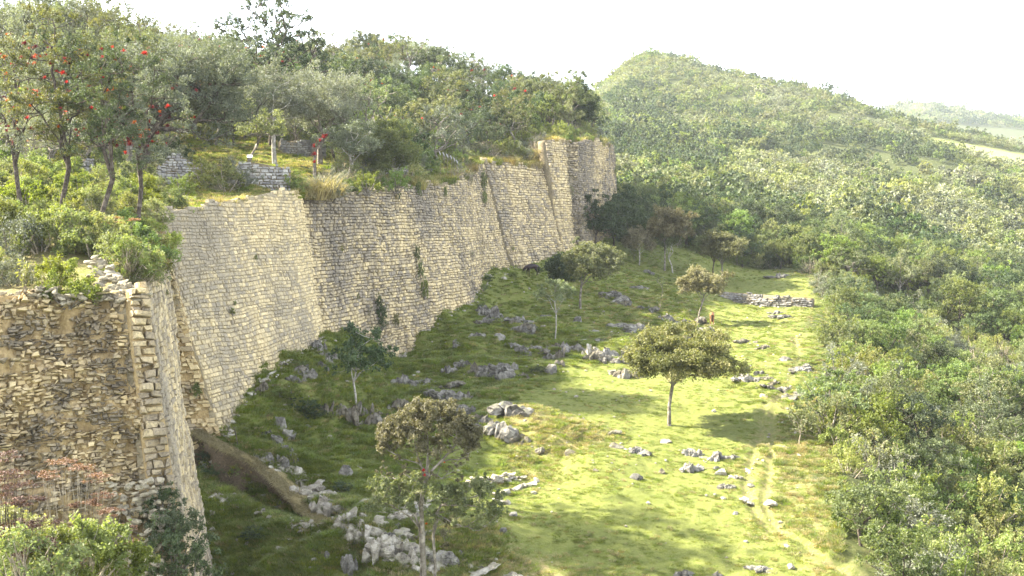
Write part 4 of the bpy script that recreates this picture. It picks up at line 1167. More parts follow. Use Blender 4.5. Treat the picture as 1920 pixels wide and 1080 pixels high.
for i in order:
    x, y, z = gx[i], gy[i], gz[i]
    px, py, _ = px_of(x, y, z); px = float(px)
    key = scrub_key(x, y, rr)
    near_edge = x < edge_x(y) + 2.6
    if near_edge and y > 60: key = rr.choice(['shrub_mix', 'shrub_green', 'shrub_grey', 'shrub_twiggy', 'shrub_yellow'])
    if near_edge and y <= 60: key = rr.choice(['shrub_green', 'broad_green', 'shrub_green'])
    if near_edge and y < 80 and key == 'shrub_twiggy': key = 'shrub_mix'
    dep_ = x - edge_x(y)
    row = pick(dep_, (2.6, 5.5, 10, 18), ('at the lawn edge', 'second row from the lawn', 'well inside the scrub', 'deep in the scrub', 'farthest from the lawn'))
    lvl = pick(y, (52, 60, 70, 84, 100, 125, 150, 180), ('by the lower picture edge', 'level with the foot of the ruts', 'level with the lawn boulder cluster', 'level with the umbrella tree', 'level with the top of the ruts', 'level with the mossy mound', 'level with the chestnut horse', 'level with the low terrace wall', 'beyond the upper terrace lawn'))
    sc = float(rr.uniform(0.75, 1.25)) * (0.72 if key.startswith('broad') and y < 150 else 1.0)
    grow(key, (x, y, z - 0.15), f'{kd[key]} {row}, {lvl}', f'woods and scrub {lvl}, {row}', sc, rr)

# ---- far hillside: too many to count, one object
def far_points():
    xs, ys_, = [], []
    rng = np.random.default_rng(123)
    for (y0, y1, sp_) in ((200, 300, 4.2), (300, 450, 4.0), (450, 720, 4.4)):
        a, b = scatter((-10, 400), (y0, y1), sp_, rng, lambda x, y: (x / y < 0.50) & (x / y > 0.055))
        xs.append(a); ys_.append(b)
    a, b = scatter((430, 900), (1450, 1800), 9.0, rng, lambda x, y: (x / y < 0.50) & (x / y > 0.30)); xs.append(a); ys_.append(b)
    x, y = np.concatenate(xs), np.concatenate(ys_)
    z = low_z(x, y, False)
    V = np.stack([x, y, z], 1)
    mead = LOWMEADOW(V)['meadow']
    k = (mead < 0.3) & ((y > 215) | ok_right(x, y))
    # leave thin patches and glades
    k &= (fbm(x / 22, y / 30, oct=3, seed=66) > -0.75)
    return V[k], rng
def stuff_forest(name, V, kinds, kind_of, scl, label, cat, rng):
    me = bpy.data.meshes.new(name)
    me.vertices.add(len(V)); me.vertices.foreach_set('co', V.astype(np.float32).ravel())
    for nm, typ, val in (('kindid', 'INT', kind_of.astype(np.int32)), ('scl', 'FLOAT', scl.astype(np.float32)), ('rot', 'FLOAT', rng.uniform(0, 6.28, len(V)).astype(np.float32))):
        a = me.attributes.new(nm, typ, 'POINT'); a.data.foreach_set('value', val)
    o = link(name, me, kind='stuff', label=label, cat=cat)
    g = bpy.data.node_groups.new(name, 'GeometryNodeTree')
    g.interface.new_socket('Geometry', in_out='INPUT', socket_type='NodeSocketGeometry')
    g.interface.new_socket('Geometry', in_out='OUTPUT', socket_type='NodeSocketGeometry')
    N = g.nodes; L = g.links
    gi, go, jn = N.new('NodeGroupInput'), N.new('NodeGroupOutput'), N.new('GeometryNodeJoinGeometry')
    def na(nm, typ):
        n = N.new('GeometryNodeInputNamedAttribute'); n.data_type = typ; n.inputs[0].default_value = nm
        return n.outputs[0]
    kid, sc, ro = na('kindid', 'INT'), na('scl', 'FLOAT'), na('rot', 'FLOAT')
    cx = N.new('ShaderNodeCombineXYZ'); L.new(ro, cx.inputs[2])
    for i, src in enumerate(kinds):
        cmp_ = N.new('FunctionNodeCompare'); cmp_.data_type = 'INT'; cmp_.operation = 'EQUAL'
        L.new(kid, cmp_.inputs[2]); cmp_.inputs[3].default_value = i
        for so in (src if isinstance(src, (list, tuple)) else [src]):
            oi = N.new('GeometryNodeObjectInfo'); oi.inputs['Object'].default_value = so; oi.transform_space = 'ORIGINAL'; oi.inputs['As Instance'].default_value = True
            ip = N.new('GeometryNodeInstanceOnPoints')
            L.new(gi.outputs[0], ip.inputs['Points']); L.new(cmp_.outputs[0], ip.inputs['Selection']); L.new(oi.outputs['Geometry'], ip.inputs['Instance'])
            L.new(cx.outputs[0], ip.inputs['Rotation']); L.new(sc, ip.inputs['Scale']); L.new(ip.outputs[0], jn.inputs[0])
    L.new(jn.outputs[0], go.inputs[0])
    m = o.modifiers.new('grow', 'NODES'); m.node_group = g
    return o
# a first row of individually standing far trees; the mass behind repeats their crowns
fk = ['far_green', 'far_mix', 'far_olive', 'far_dark', 'far_grey']
far_src = []
for i, (k, px_, d_) in enumerate(zip(fk, (1560, 1640, 1480, 1720, 1800), (206, 208, 207, 209, 210))):
    t = plant(k, zl(px_, d_), ['bright green', 'mottled olive', 'olive', 'dark green', 'greyish'][i] + ' tree where the woods run on to the far hill', group='first trees of the far hillside', rng=rr)
    far_src.append([c for c in t.children if c.name.startswith('crown')][0])
FV, rng_f = far_points()
wz = fbm(FV[:, 0] / 26, FV[:, 1] / 40, oct=3, seed=53) + rng_f.normal(0, 0.28, len(FV))
kind_of = np.where(wz > 0.55, 3, np.where(wz > 0.22, 0, np.where(wz > -0.05, 2, np.where(wz > -0.45, 1, 4))))
scl = rng_f.uniform(0.5, 1.2, len(FV)) * np.where(kind_of == 3, 1.15, 1.0) * np.where(rng_f.random(len(FV)) > 0.93, 1.6, 1.0) * np.where(FV[:, 1] > 1400, 2.0, 1.0)
stuff_forest('far_hillside_woods', FV, far_src, kind_of, scl, 'continuous low woodland covering the far hill up to its rounded peak', 'woodland', rng_f)
print('counts', len(hx), len(ux), len(gx), len(FV))
# ================================================================== THINGS ON THE SLOPE AND THE WALL
def on_ground(px, py, zf=None, d0=40, d1=260):
    """where the sight line through a photo pixel meets the ground"""
    zf = zf or (lambda x, y: low_z(x, y, False))
    d = d0 * (d1 / d0) ** np.linspace(0, 1, 500)
    pts = np.array([P(px, py, k) for k in d])
    g = zf(pts[:, 0], pts[:, 1])
    below = np.nonzero(pts[:, 2] < g)[0]
    if len(below) == 0:
        i = int(np.argmin(pts[:, 2] - g))
    else:
        i = below[0]
    p = pts[i].copy(); p[2] = g[i]
    return p
def on_top(px, py, d0=46): return on_ground(px, py, plateau_z, d0, 240)
def zu(px, d):
    x = (px - 960) / F * d
    return np.array((x, d, float(plateau_z(np.array([x]), np.array([float(d)]))[0])))

# ------------------------------------------------------------------ single trees
def single_tree(px, py, label, H, R, Rz, mats=('bronzegreen', 'bark'), seed=1, ncl=34, rcl=.6, nleaf=130, L=.2, Wd=.13, fork=.5, off=(0, 0), lo=-.35, r0=.10, stem=None, extra=None, base=None, lean=(0, 0), name='broadleaf_tree', ros=(), cat='tree', **kw):
    b = on_ground(px, py) if base is None else base
    nleaf = int(nleaf * 1.9); rcl *= 1.18; R *= 1.06; Rz *= 1.1; ncl = int(ncl * 1.3)
    if stem is None:
        rng = np.random.default_rng(seed + 5)
        w = rng.normal(0, .03 * H, 4)
        stem = st((0, 0, -.4), (lean[0] * .3 + w[0] * .5, lean[1] * .3, H * fork * .35), (lean[0] * .7 + w[1], lean[1] * .7 + w[2], H * fork * .7), (lean[0], lean[1], H * fork))
    tm, cm = tree_meshes(name, seed, H, R, Rz, stem, ncl, rcl, nleaf, L, Wd, mats[0], mats[1], r0=r0, lo=lo, off=off, extra=extra, **kw)
    t = thing(name, label, cat, tuple(b))
    link('trunk', tm, t); link('crown', cm, t)
    for (x, z, col, s) in ros:
        o = link('bromeliad', ROS[col], t, loc=(x, -0.25, z)); o.scale = (s, s, s)
        o.rotation_euler = (random.uniform(-.3, .3), random.uniform(-.3, .3), random.uniform(0, 6))
    return t, b
single_tree(1255, 798, 'umbrella crowned tree standing alone on the sunlit lawn', 6.2, 3.3, 1.75, seed=11, ncl=90, rcl=.62, nleaf=300, L=.17, Wd=.10, fork=.62, off=(.75, 0), lo=-.28, r0=.12, lean=(.15, 0), flat=.6)
single_tree(668, 768, 'slender dark green tree on the rocky slope before the grey wall', 5.3, 2.0, 1.5, ('dark', 'bark_pale'), 13, ncl=26, rcl=.5, nleaf=90, L=.2, fork=.45, off=(.25, 0), lo=-.7, r0=.075)
single_tree(1088, 578, 'rounded yellow green tree by the black horse, highest crown of its pair', 7.0, 3.0, 2.0, ('bronzegreen', 'bark'), 17, ncl=54, rcl=.65, nleaf=150, L=.24, Wd=.14, fork=.5, off=(1.2, 0), lo=-.5, r0=.13, lean=(.5, 0))
single_tree(1058, 548, 'dark shaded tree tucked behind the rounded yellow green one', 4.4, 2.2, 1.6, ('dark', 'bark_dark'), 18, ncl=36, rcl=.65, nleaf=130, L=.24, Wd=.14, fork=.35, lo=-.8)
single_tree(1198, 502, 'small bronze topped tree with a forked pale trunk, below the dark grove', 5.2, 2.0, 1.6, ('brown', 'bark_pale'), 19, ncl=40, rcl=.55, nleaf=170, L=.22, fork=.45, lo=-.5, r0=.09)
single_tree(1246, 508, 'tall bronze topped tree with layered crown at the upper slope', 8.6, 3.2, 2.0, ('brown', 'bark'), 20, ncl=64, rcl=.68, nleaf=190, L=.25, fork=.5, off=(.8, 0), lo=-.6, r0=.13)
single_tree(1262, 512, 'pale stemmed thin tree close behind the layered bronze one', 6.8, 2.2, 1.8, ('olive', 'bark_pale'), 21, ncl=24, rcl=.55, nleaf=80, L=.25, fork=.45, lo=-.6, r0=.09)
single_tree(1352, 532, 'round bronze tree above the low terrace wall', 7.0, 2.8, 1.9, ('brown', 'bark'), 22, ncl=60, rcl=.66, nleaf=190, L=.25, fork=.5, lo=-.5, r0=.11)
single_tree(1338, 520, 'darker tree directly behind the round bronze tree of the terrace', 6.6, 2.9, 1.8, ('bronzegreen', 'bark_dark'), 23, ncl=36, rcl=.6, nleaf=100, L=.25, fork=.45, lo=-.6)
single_tree(1308, 606, 'leaning grey green tree above the brown horse', 6.1, 2.4, 1.5, ('brown', 'bark'), 24, ncl=50, rcl=.6, nleaf=170, L=.21, fork=.5, off=(.4, 0), lo=-.5, r0=.10, lean=(.7, 0))
single_tree(1040, 645, 'thin pale stemmed tree with a sparse high crown amid the outcrops', 5.8, 1.8, 1.1, ('olive', 'bark_pale'), 25, ncl=24, rcl=.45, nleaf=70, L=.18, fork=.62, lo=-.6, r0=.06)
for px, py, H, R, s, lb in ((1118, 462, 7.0, 3.2, 31, 'dark grove tree nearest the far wall foot'), (1150, 462, 7.4, 3.6, 32, 'broad dark grove tree at the shaded head of the slope'), (1182, 462, 6.6, 3.2, 33, 'dark grove tree beside the small bronze topped tree'),
                            (1165, 446, 8.2, 3.6, 34, 'tallest dark tree of the grove below the wall end'), (1205, 452, 6.5, 3.0, 35, 'dark green tree between the grove and the layered bronze tree')):
    single_tree(px, py, lb, H, R, 2.8, ('dark', 'bark_dark'), s, ncl=36, rcl=.8, nleaf=120, L=.3, Wd=.17, fork=.3, lo=-.85, r0=.14)
for px, py, H, lb in ((1240, 560, 3.2, 'spindly bare sapling on the shaded slope under the bronze trees'), (1236, 590, 2.6, 'short thin sapling among the outcrops of the upper slope'), (1500, 836, 2.4, 'leafless sapling by the bushes at the lawn edge'), (1190, 492, 2.2, 'small twiggy sapling below the dark grove')):
    single_tree(px, py, lb, H, .7, .8, ('olive', 'twig'), int(px), ncl=9, rcl=.2, nleaf=12, L=.12, fork=.4, lo=-.8, r0=.035, name='sapling', cat='sapling')

# ---- the big two storeyed tree close to the camera
b2 = P(790, 1112, 45.0)
z_here = float(low_z(np.array([b2[0]]), np.array([45.0]))[0])
b2[2] = z_here
k2 = 46.2
def loc2(px, py, dy=0.0): return np.array(((px - 790) / k2, dy, (400 - py) * 45.0 / F * 1.0 - b2[2]))
g2 = np.random.default_rng(3)
up_t = []
for k in range(120):
    f = g2.random(); px = 718 + 180 * f; top = 838 - 92 * math.sin(math.pi * (.08 + .84 * f)) ** .7
    py = top + 8 + g2.random() ** 1.4 * 92 * math.sin(math.pi * (.12 + .76 * f))
    up_t.append((*loc2(px, py, g2.uniform(-1.4, 1.4) * math.sin(math.pi * (.1 + .8 * f))), g2.uniform(.20, .36)))
lo_t = [(*loc2(g2.uniform(700, 800), g2.uniform(902, 962), g2.uniform(-1.1, 1.1)), g2.uniform(.22, .36)) for _ in range(46)] + [(*loc2(g2.uniform(812, 942), g2.uniform(905, 985), g2.uniform(-1.2, 1.2)), g2.uniform(.22, .38)) for _ in range(58)]
md_t = [(*loc2(g2.uniform(735, 880), g2.uniform(835, 905), g2.uniform(-.9, .9)), g2.uniform(.06, .16)) for _ in range(46)] + [(*loc2(832, 1010, .1), .25), (*loc2(845, 990, -.3), .25), (*loc2(838, 1030, -.2), .2)] + [(*loc2(g2.uniform(700, 740), g2.uniform(865, 900), g2.uniform(-.5, .5)), .08) for _ in range(8)]
def two_storey():
    stem1 = [loc2(792, 1125), loc2(796, 1080), loc2(793, 1010, .1), loc2(790, 955, .1), loc2(797, 915), loc2(802, 890)]
    stem1[0][2] = -.4
    rng = np.random.default_rng(8)
    tips = np.array([e[:3] for e in up_t + md_t]); rs = np.array([e[3] for e in up_t + md_t])
    Va, Qa = skeleton(stem1, tips - np.array([0, 0, .1]), rng, .10, rtip=.008, wig=.10, sides=6)
    stem2 = [loc2(806, 1125, .3), loc2(816, 1080, .3), loc2(812, 1020, .3), loc2(818, 975, .2), loc2(828, 955, .1)]
    stem2[0][2] = -.4
    tl = np.array([e[:3] for e in lo_t]); rl = np.array([e[3] for e in lo_t])
    left = tl[:, 0] < 0.4
    Vb, Qb = skeleton(stem2, tl[~left] - np.array([0, 0, .1]), rng, .07, rtip=.008, wig=.10, sides=6)
    stem3 = [loc2(784, 1125, .2), loc2(790, 1060, .2), loc2(786, 1000, .2), loc2(778, 970, .1)]
    stem3[0][2] = -.4
    Vd, Qd = skeleton(stem3, tl[left] - np.array([0, 0, .1]), rng, .055, rtip=.008, wig=.10, sides=6)
    Vt, Qt = join([(Va, Qa), (Vb, Qb), (Vd, Qd)])
    t = thing('broadleaf_tree', 'tall near tree with a bronze domed upper crown over a wide lower storey', 'tree', tuple(b2))
    link('trunk', mesh_np('trunk', Vt, Qt, 4, MAT['bark'], True), t)
    Vc, Qc, T = cloud(tips, rs, 230, .115, .055, rng, flat=.7)
    link('crown', mesh_np('crown', Vc, Qc, 4, MAT['brown'], False, tint=T), t)['label'] = 'bronze brown domed upper crown'
    Vc, Qc, T = cloud(tl, rl, 190, .125, .06, rng, flat=.65)
    link('crown', mesh_np('crown', Vc, Qc, 4, MAT['bronzegreen'], False, tint=T), t)['label'] = 'greener wide lower crown'
    for (px, py, c, s) in ((797, 884, 'red', .32), (799, 893, 'red', .28), (836, 868, 'orange', .2), (802, 985, 'orange', .2)):
        o = link('bromeliad', ROS[c], t, loc=tuple(loc2(px, py, -.5))); o.scale = (s, s, s)
two_storey()

# ------------------------------------------------------------------ trees on the plateau
def top_tree(px, py, d, label, H, R, Rz, **kw):
    b = P(px, py, d); z = float(plateau_z(np.array([b[0]]), np.array([float(d)]))[0])
    b[2] = min(b[2], z + 0.4) if b[2] > z - .5 else z
    return single_tree(px, py, label, H, R, Rz, base=b, **kw)
k = 24.2
top_tree(285, 330, 86, 'great silvery tree with a thick curving trunk hung with red air plants', 10.4, 4.2, 2.9, mats=('grey', 'bark_dark'), seed=41, ncl=90, rcl=.95, nleaf=190, L=.2, Wd=.09, off=(3.7, 0), lo=-.75,
         stem=st((0, 0, -.5), (-.5, 0, 1.2), (-.7, 0, 2.4), (.2, -.2, 3.9), (1.3, -.3, 5.0), (2.6, -.3, 6.1), (3.8, 0, 6.9)), r0=.42, extra=[(-.9, .3, 4.5, .7), (-1.6, 0, 5.5, .8), (5.5, -.4, 3.6, .9), (6.0, -.2, 2.8, .8), (4.6, -.8, 3.2, .9), (6.6, 0, 4.4, .9), (3.2, -1, 3.9, .8)],
         ros=[(0, 4.2, 'red', .9), (-.3, 4.9, 'maroon', 1.), (.6, 5.4, 'red', .8), (1.5, 4.6, 'maroon', 1.), (2.1, 5.9, 'red', .7), (3.1, 6.9, 'maroon', .8), (-1.1, 3.4, 'orange', .6), (-.9, 3.0, 'maroon', 1.2), (-2.2, 3.3, 'maroon', 1.2), (-1.6, 4.0, 'red', .8), (3.4, 4.6, 'red', .6), (.2, 2.8, 'red', .6), (4.6, 7.1, 'maroon', .6)])
top_tree(515, 302, 106, 'soft silvery dome tree on pale trunks behind the ruins', 8.6, 3.6, 2.6, mats=('grey', 'bark_pale'), seed=42, ncl=70, rcl=.9, nleaf=170, L=.2, Wd=.09, off=(-.4, 0), lo=-.6, r0=.2, fork=.45)
top_tree(600, 292, 112, 'wide silvery tree reaching over the red flowered saplings', 9.0, 4.0, 2.8, mats=('grey', 'bark'), seed=43, ncl=80, rcl=.9, nleaf=170, L=.2, Wd=.09, off=(.6, 0), lo=-.6, r0=.25, fork=.4)
top_tree(655, 300, 104, 'small grey green tree with several crooked stems above the wall', 5.6, 2.3, 1.9, mats=('grey', 'bark_pale'), seed=44, ncl=34, rcl=.65, nleaf=130, L=.18, Wd=.09, off=(.6, 0), lo=-.6, r0=.13, fork=.35,
         ros=[(-.3, 1.6, 'red', .6), (-.2, 2.4, 'red', .6), (.1, 3.0, 'red', .5), (.5, 2.0, 'maroon', .5)])
top_tree(590, 322, 102, 'leaning stem studded with bright red air plants over the golden tussock', 4.2, 1.1, 1.0, mats=('grey', 'bark'), seed=45, ncl=10, rcl=.35, nleaf=40, L=.16, off=(.9, 0), r0=.14, stem=st((0, 0, -.3), (0, 0, 1.2), (.1, 0, 2.2), (.8, 0, 3.2), (1.3, 0, 3.8)),
         ros=[(0, 1.0, 'red', .8), (.05, 1.7, 'red', .9), (.1, 2.4, 'red', .9), (.5, 2.9, 'red', .8), (.9, 3.2, 'red', .9), (1.1, 3.4, 'red', .7)])
top_tree(690, 300, 110, 'compact dome tree with yellow lit side and dark green side', 5.4, 2.6, 2.5, mats=('green', 'bark'), seed=46, ncl=60, rcl=.75, nleaf=190, L=.2, Wd=.12, off=(1.5, 0), lo=-.85, r0=.15, fork=.3, stem=st((-1.2, 0, -.3), (-.6, 0, .7), (.2, 0, 1.5), (1.0, 0, 2.3)))
top_tree(508, 190, 122, 'tall open tree on the skyline with red air plants along its limbs', 14.6, 5.2, 4.4, mats=('dark', 'bark_dark'), seed=47, ncl=60, rcl=.75, nleaf=90, rtip=.07, L=.28, Wd=.17, off=(0, 0), lo=-.5, r0=.34, mind=.8, wig=.2,
         stem=st((0, 0, -.5), (.3, 0, 2.6), (0, 0, 5.4), (-.3, 0, 7.4)), ros=[(-.2, 5.4, 'orange', .9), (-.6, 6.6, 'red', .8), (.7, 6.5, 'red', .8), (.3, 5.2, 'maroon', .8), (1.3, 8.4, 'red', .7), (-1.0, 9.0, 'red', .6), (1.6, 9.4, 'maroon', .7), (1.9, 10.6, 'red', .5), (-.4, 7.5, 'maroon', .8), (.9, 7.4, 'maroon', .8)], hollow=.3)
top_tree(462, 318, 100, 'crooked leaning trunk beside the small information board', 5.4, 2.0, 1.5, mats=('olive', 'bark'), seed=48, ncl=20, rcl=.6, nleaf=80, L=.18, off=(1.6, 0), r0=.16, stem=st((0, 0, -.3), (.3, 0, 1.0), (1.0, 0, 2.2), (1.4, 0, 3.2)))
top_tree(1078, 262, 178, 'dark oval tree crowning the far end of the high wall', 8.2, 2.6, 3.4, mats=('dark', 'bark_dark'), seed=49, ncl=60, rcl=.8, nleaf=120, L=.3, Wd=.17, lo=-.9, r0=.2, fork=.3)
top_tree(1000, 245, 176, 'pale flat topped tree with a visible dark trunk near the wall end', 7.6, 3.6, 2.0, mats=('olive', 'bark_dark'), seed=50, ncl=44, rcl=.7, nleaf=100, L=.28, Wd=.15, lo=-.5, r0=.2, fork=.4)
for i, (px, py, d, H, sd_) in enumerate([(120, 300, 84, 9.0, 60), (165, 300, 88, 9.8, 61), (205, 305, 86, 8.6, 62), (235, 300, 92, 10.0, 63), (60, 300, 86, 10.0, 64), (15, 300, 88, 9.5, 65), (240, 318, 84, 8.2, 66), (95, 290, 90, 11, 67), (190, 290, 95, 11, 68)]):
    rg = np.random.default_rng(sd_)
    ros = [(rg.normal(0, .9), rg.uniform(1.8, H * .9), rg.choice(['red', 'maroon', 'red', 'maroon', 'maroon', 'lime', 'orange']), rg.uniform(.4, .8)) for _ in range(26)]
    H *= 1.3
    top_tree(px, py, d, ['slim tree left of the mossy boulder with', 'straight dark trunk over the mossy boulder bearing', 'bent tree beside the great curving trunk with', 'tall thin tree behind the curving trunk with', 'open tree over the grey twig tangle with', 'tree at the picture edge bearing many', 'low forked tree touching the curving trunk with', 'tallest ragged tree above the twig tangle with', 'ragged thin crowned tree over the shrubs with'][i] + ' red air plants', H, 2.6, 2.7,
             mats=(['olive', 'grey', 'bronzegreen'][i % 3], 'bark'), seed=sd_, ncl=34, rcl=.7, nleaf=110, L=.19, Wd=.09, lo=-.9, r0=.15, fork=.5, ros=ros, wig=.14)

for i, (px, d, H, R, m, sd_, lb) in enumerate([(262, 60, 10.6, 2.5, 'grey', 90, 'tall ragged tree rising from the thicket close to the wall corner'), (200, 57, 10.2, 2.3, 'dark', 91, 'tall olive tree in the thicket straight above the loose stone crest'), (120, 58, 10.8, 2.5, 'bronzegreen', 92, 'tall bronze tinged tree in the thicket above the glossy spilling bush'), (45, 60, 10.6, 2.4, 'grey', 93, 'tall tree in the thicket close to the picture border')]):
    rg = np.random.default_rng(sd_)
    ros = [(rg.normal(0, 1.1), rg.uniform(H * .45, H * .95), rg.choice(['red', 'maroon', 'maroon', 'maroon', 'orange', 'lime', 'red']), rg.uniform(.3, .55)) for _ in range(26)]
    single_tree(px, 0, lb, H * 1.12, R * 1.08, 3.7, base=zu(px, d) - np.array([0, 0, .2]), mats=(m, 'bark_dark'), seed=sd_, ncl=66, rcl=.44, nleaf=90, L=.14, Wd=.065, lo=-.95, r0=.13, fork=.4, ros=ros, wig=.13)
# ------------------------------------------------------------------ bushes on the wall heads
bush_kind('near_mix', 2, seed=500, R=1.3, H=1.9, ncl=24, rcl=.42, nleaf=200, L=.125, Wd=.06, leafm='mix', spiky=24, twigs=30, twigm='twig')
bush_kind('near_green', 2, seed=510, R=1.3, H=1.8, ncl=24, rcl=.42, nleaf=200, L=.13, Wd=.07, leafm='green', spiky=22)
bush_kind('near_yellow', 2, seed=520, R=1.1, H=1.6, ncl=22, rcl=.38, nleaf=190, L=.12, Wd=.07, leafm='yellow', spiky=26, twigs=12, twigm='twig')
bush_kind('near_grey', 1, seed=530, R=1.3, H=1.8, ncl=24, rcl=.42, nleaf=190, L=.12, Wd=.05, leafm='grey', spiky=20)
bush_kind('near_twigs', 1, seed=540, R=1.5, H=2.2, ncl=12, rcl=.35, nleaf=20, L=.10, Wd=.05, leafm='olive', twigm='bark_pale', twigs=260, nst=12)
for k_ in ('near_mix', 'near_green', 'near_yellow', 'near_grey', 'near_twigs'): NAME[k_] = 'shrub'
rb = np.random.default_rng(17)
kdn = dict(near_mix='mottled olive', near_green='fresh green', near_yellow='yellow green', near_grey='grey leaved', near_twigs='bare twiggy')
def ok_tl(x, y):
    z = plateau_z(x, y); px, py, _ = px_of(x, y, z)
    return (px < 292 - np.clip((y - 60), 0, 9) * 0) & (px > -120) & (wall_x(y) - x > np.where(px > 150, .5, 1.0)) & (y > np.where((px > 60) & (px < 215), 51.0, 47.0)) & (y < 82)
bx, by = scatter((-45, -8), (46, 83), 2.0, rb, ok_tl)
bz = plateau_z(bx, by)
for x, y, z in zip(bx, by, bz):
    px, py, _ = px_of(x, y, z); px, py = float(px), float(py)
    w = fbm(np.array([x / 4.5]), np.array([y / 7.0]), oct=2, seed=55)[0]
    key = rb.choice(['near_green', 'near_green', 'near_mix']) if w > .25 else rb.choice(['near_yellow', 'near_mix', 'near_yellow']) if w < -.15 else rb.choice(['near_mix', 'near_mix', 'near_grey', 'near_yellow'])
    zone = 'on the rubble wall head' if y < 56 else 'in the thicket behind the rubble wall' if y < 68 else 'in the thicket below the wooded hill'
    col = pick(px, (60, 130, 200, 260), ('at the picture border', 'above the glossy spilling bush', 'above the loose stone crest', 'over the slab corner', 'by the pale wall end'))
    grow(key, (x, y, z - .15), f'{kdn[key]} bush {zone}, {col}', f'bushes {zone}, {col}', rb.uniform(.7, 1.2), rb)
for px, d, s, lb in ((105, 84, 1.5, 'tangle of bare grey twigs under the ragged trees'), (75, 82, 1.3, 'smaller tangle of bare pale twigs beside the larger one'), (140, 84, 1.2, 'bare twig thicket reaching toward the mossy boulder')):
    plant('near_twigs', zu(px, d), lb, cat='shrub', scale=s, rng=rb)
# special plants on the rubble wall head
def sprig(name, label, cat, loc, seed, n=26, H=.9, L=.16, Wd=.07, mat='yellow', stemm='twig', spread=.5):
    rng = np.random.default_rng(seed); parts = []; pos = []; out = []
    for k in range(n):
        a = rng.uniform(0, 6.28); h = H * rng.uniform(.5, 1.1); tip = np.array([math.cos(a) * spread * rng.random(), math.sin(a) * spread * rng.random(), h])
        mid = tip * np.array([.4, .4, .5]); parts.append(tube([(0, 0, -.1), mid, tip], [.014, .01, .004], 3))
        for f in np.linspace(.25, 1, 9): pos.append(mid * (1 - f) * 2 * f + tip * f * f + rng.normal(0, .03, 3)); out.append(unit(rng.normal(0, 1, 3) + [0, 0, .4]))
    V, q = leaves_at(np.array(pos), np.array(out), L, Wd, rng, up=.5)
    t = thing(name, label, cat, tuple(loc))
    Vt, Qt = join(parts); link('stems', mesh_np('stems', Vt, Qt, 4, MAT[stemm]), t)
    link('leaves', mesh_np('leaves', V, q, 4, MAT[mat], tint=np.repeat(np.clip(rng.normal(.65, .15, len(pos)), 0, 1), 4)), t)
    return t
hb = P(48, 545, 45.2)
sprig('young_plant', 'young plant with upright bright yellow leaves on the rubble wall head', 'plant', hb, 71, 20, 1.3, .2, .08, 'yellow', spread=.45)
plant('near_green', P(128, 572, 45.3), 'glossy deep green bush spilling over the rubble wall edge', cat='shrub', scale=.85, rng=rb)
plant('near_yellow', P(105, 540, 46.5), 'light green bush just behind the glossy spilling bush', cat='shrub', scale=.8, rng=rb)
plant('near_mix', P(245, 525, 49), 'olive bush leaning over the wall corner', cat='shrub', scale=1.0, rng=rb)
plant('near_yellow', P(225, 490, 50), 'yellow green bush above the loose stones of the corner', cat='shrub', scale=.9, rng=rb)
plant('near_green', P(268, 500, 54), 'dark leafy bush overhanging the narrow facing', cat='shrub', scale=.95, rng=rb)
plant('near_mix', P(290, 480, 58), 'olive bush hanging over the head of the narrow facing', cat='shrub', scale=1.0, rng=rb)
plant('near_mix', P(285, 435, 63), 'straggly bush at the near end of the pale curving wall', cat='shrub', scale=.9, rng=rb)
plant('near_green', P(328, 398, 70), 'small deep green bush on the near head of the curving wall', cat='shrub', scale=.7, rng=rb)
# dry umbel plant
def umbel(name, label, loc, seed, heads, mat, stemm, s=1.0):
    rng = np.random.default_rng(seed); parts = []; pos = []; out = []
    for (hx, hy, hz, r) in heads:
        base = np.array([hx * .25, hy * .3, -.2]); top = np.array([hx, hy, hz]); mid = (base + top) / 2 + rng.normal(0, .08, 3)
        fk_ = base + (top - base) * .62 + rng.normal(0, .04, 3)
        parts.append(tube([base, mid, fk_], [.02, .016, .012], 4))
        for k in range(9):
            a = rng.uniform(0, 6.28); rr_ = r * math.sqrt(rng.random()); e = top + np.array([math.cos(a) * rr_, math.sin(a) * rr_, .10 * r * rng.normal() - .25 * rr_])
            parts.append(tube([fk_, (fk_ + e) / 2 + rng.normal(0, .04, 3), e], [.010, .007, .004], 3))
            m = 42; p = e + rng.normal(0, 1, (m, 3)) * np.array([r * .22, r * .22, r * .045]); pos.append(p); out.append(np.tile([0, 0, 1.0], (m, 1)))
    V, q = leaves_at(np.concatenate(pos), np.concatenate(out), .085, .04, rng, bias=1.2)
    t = thing(name, label, 'plant', tuple(loc), scale=s)
    Vt, Qt = join(parts); link('stems', mesh_np('stems', Vt, Qt, 4, MAT[stemm]), t)
    n = len(V) // 4
    link('flower_heads', mesh_np('flower_heads', V, q, 4, MAT[mat], tint=np.repeat(np.clip(rng.normal(.5, .22, n), 0, 1), 4)), t)
g3 = np.random.default_rng(4)
umbel('dry_umbel_plant', 'rust orange dried umbel shrub inside the thicket of the rubble wall', zu(212, 55), 81, [(g3.normal(0, .6), g3.normal(0, .4), 1.7 + g3.normal(0, .12), .35) for _ in range(8)], 'rust', 'twig')
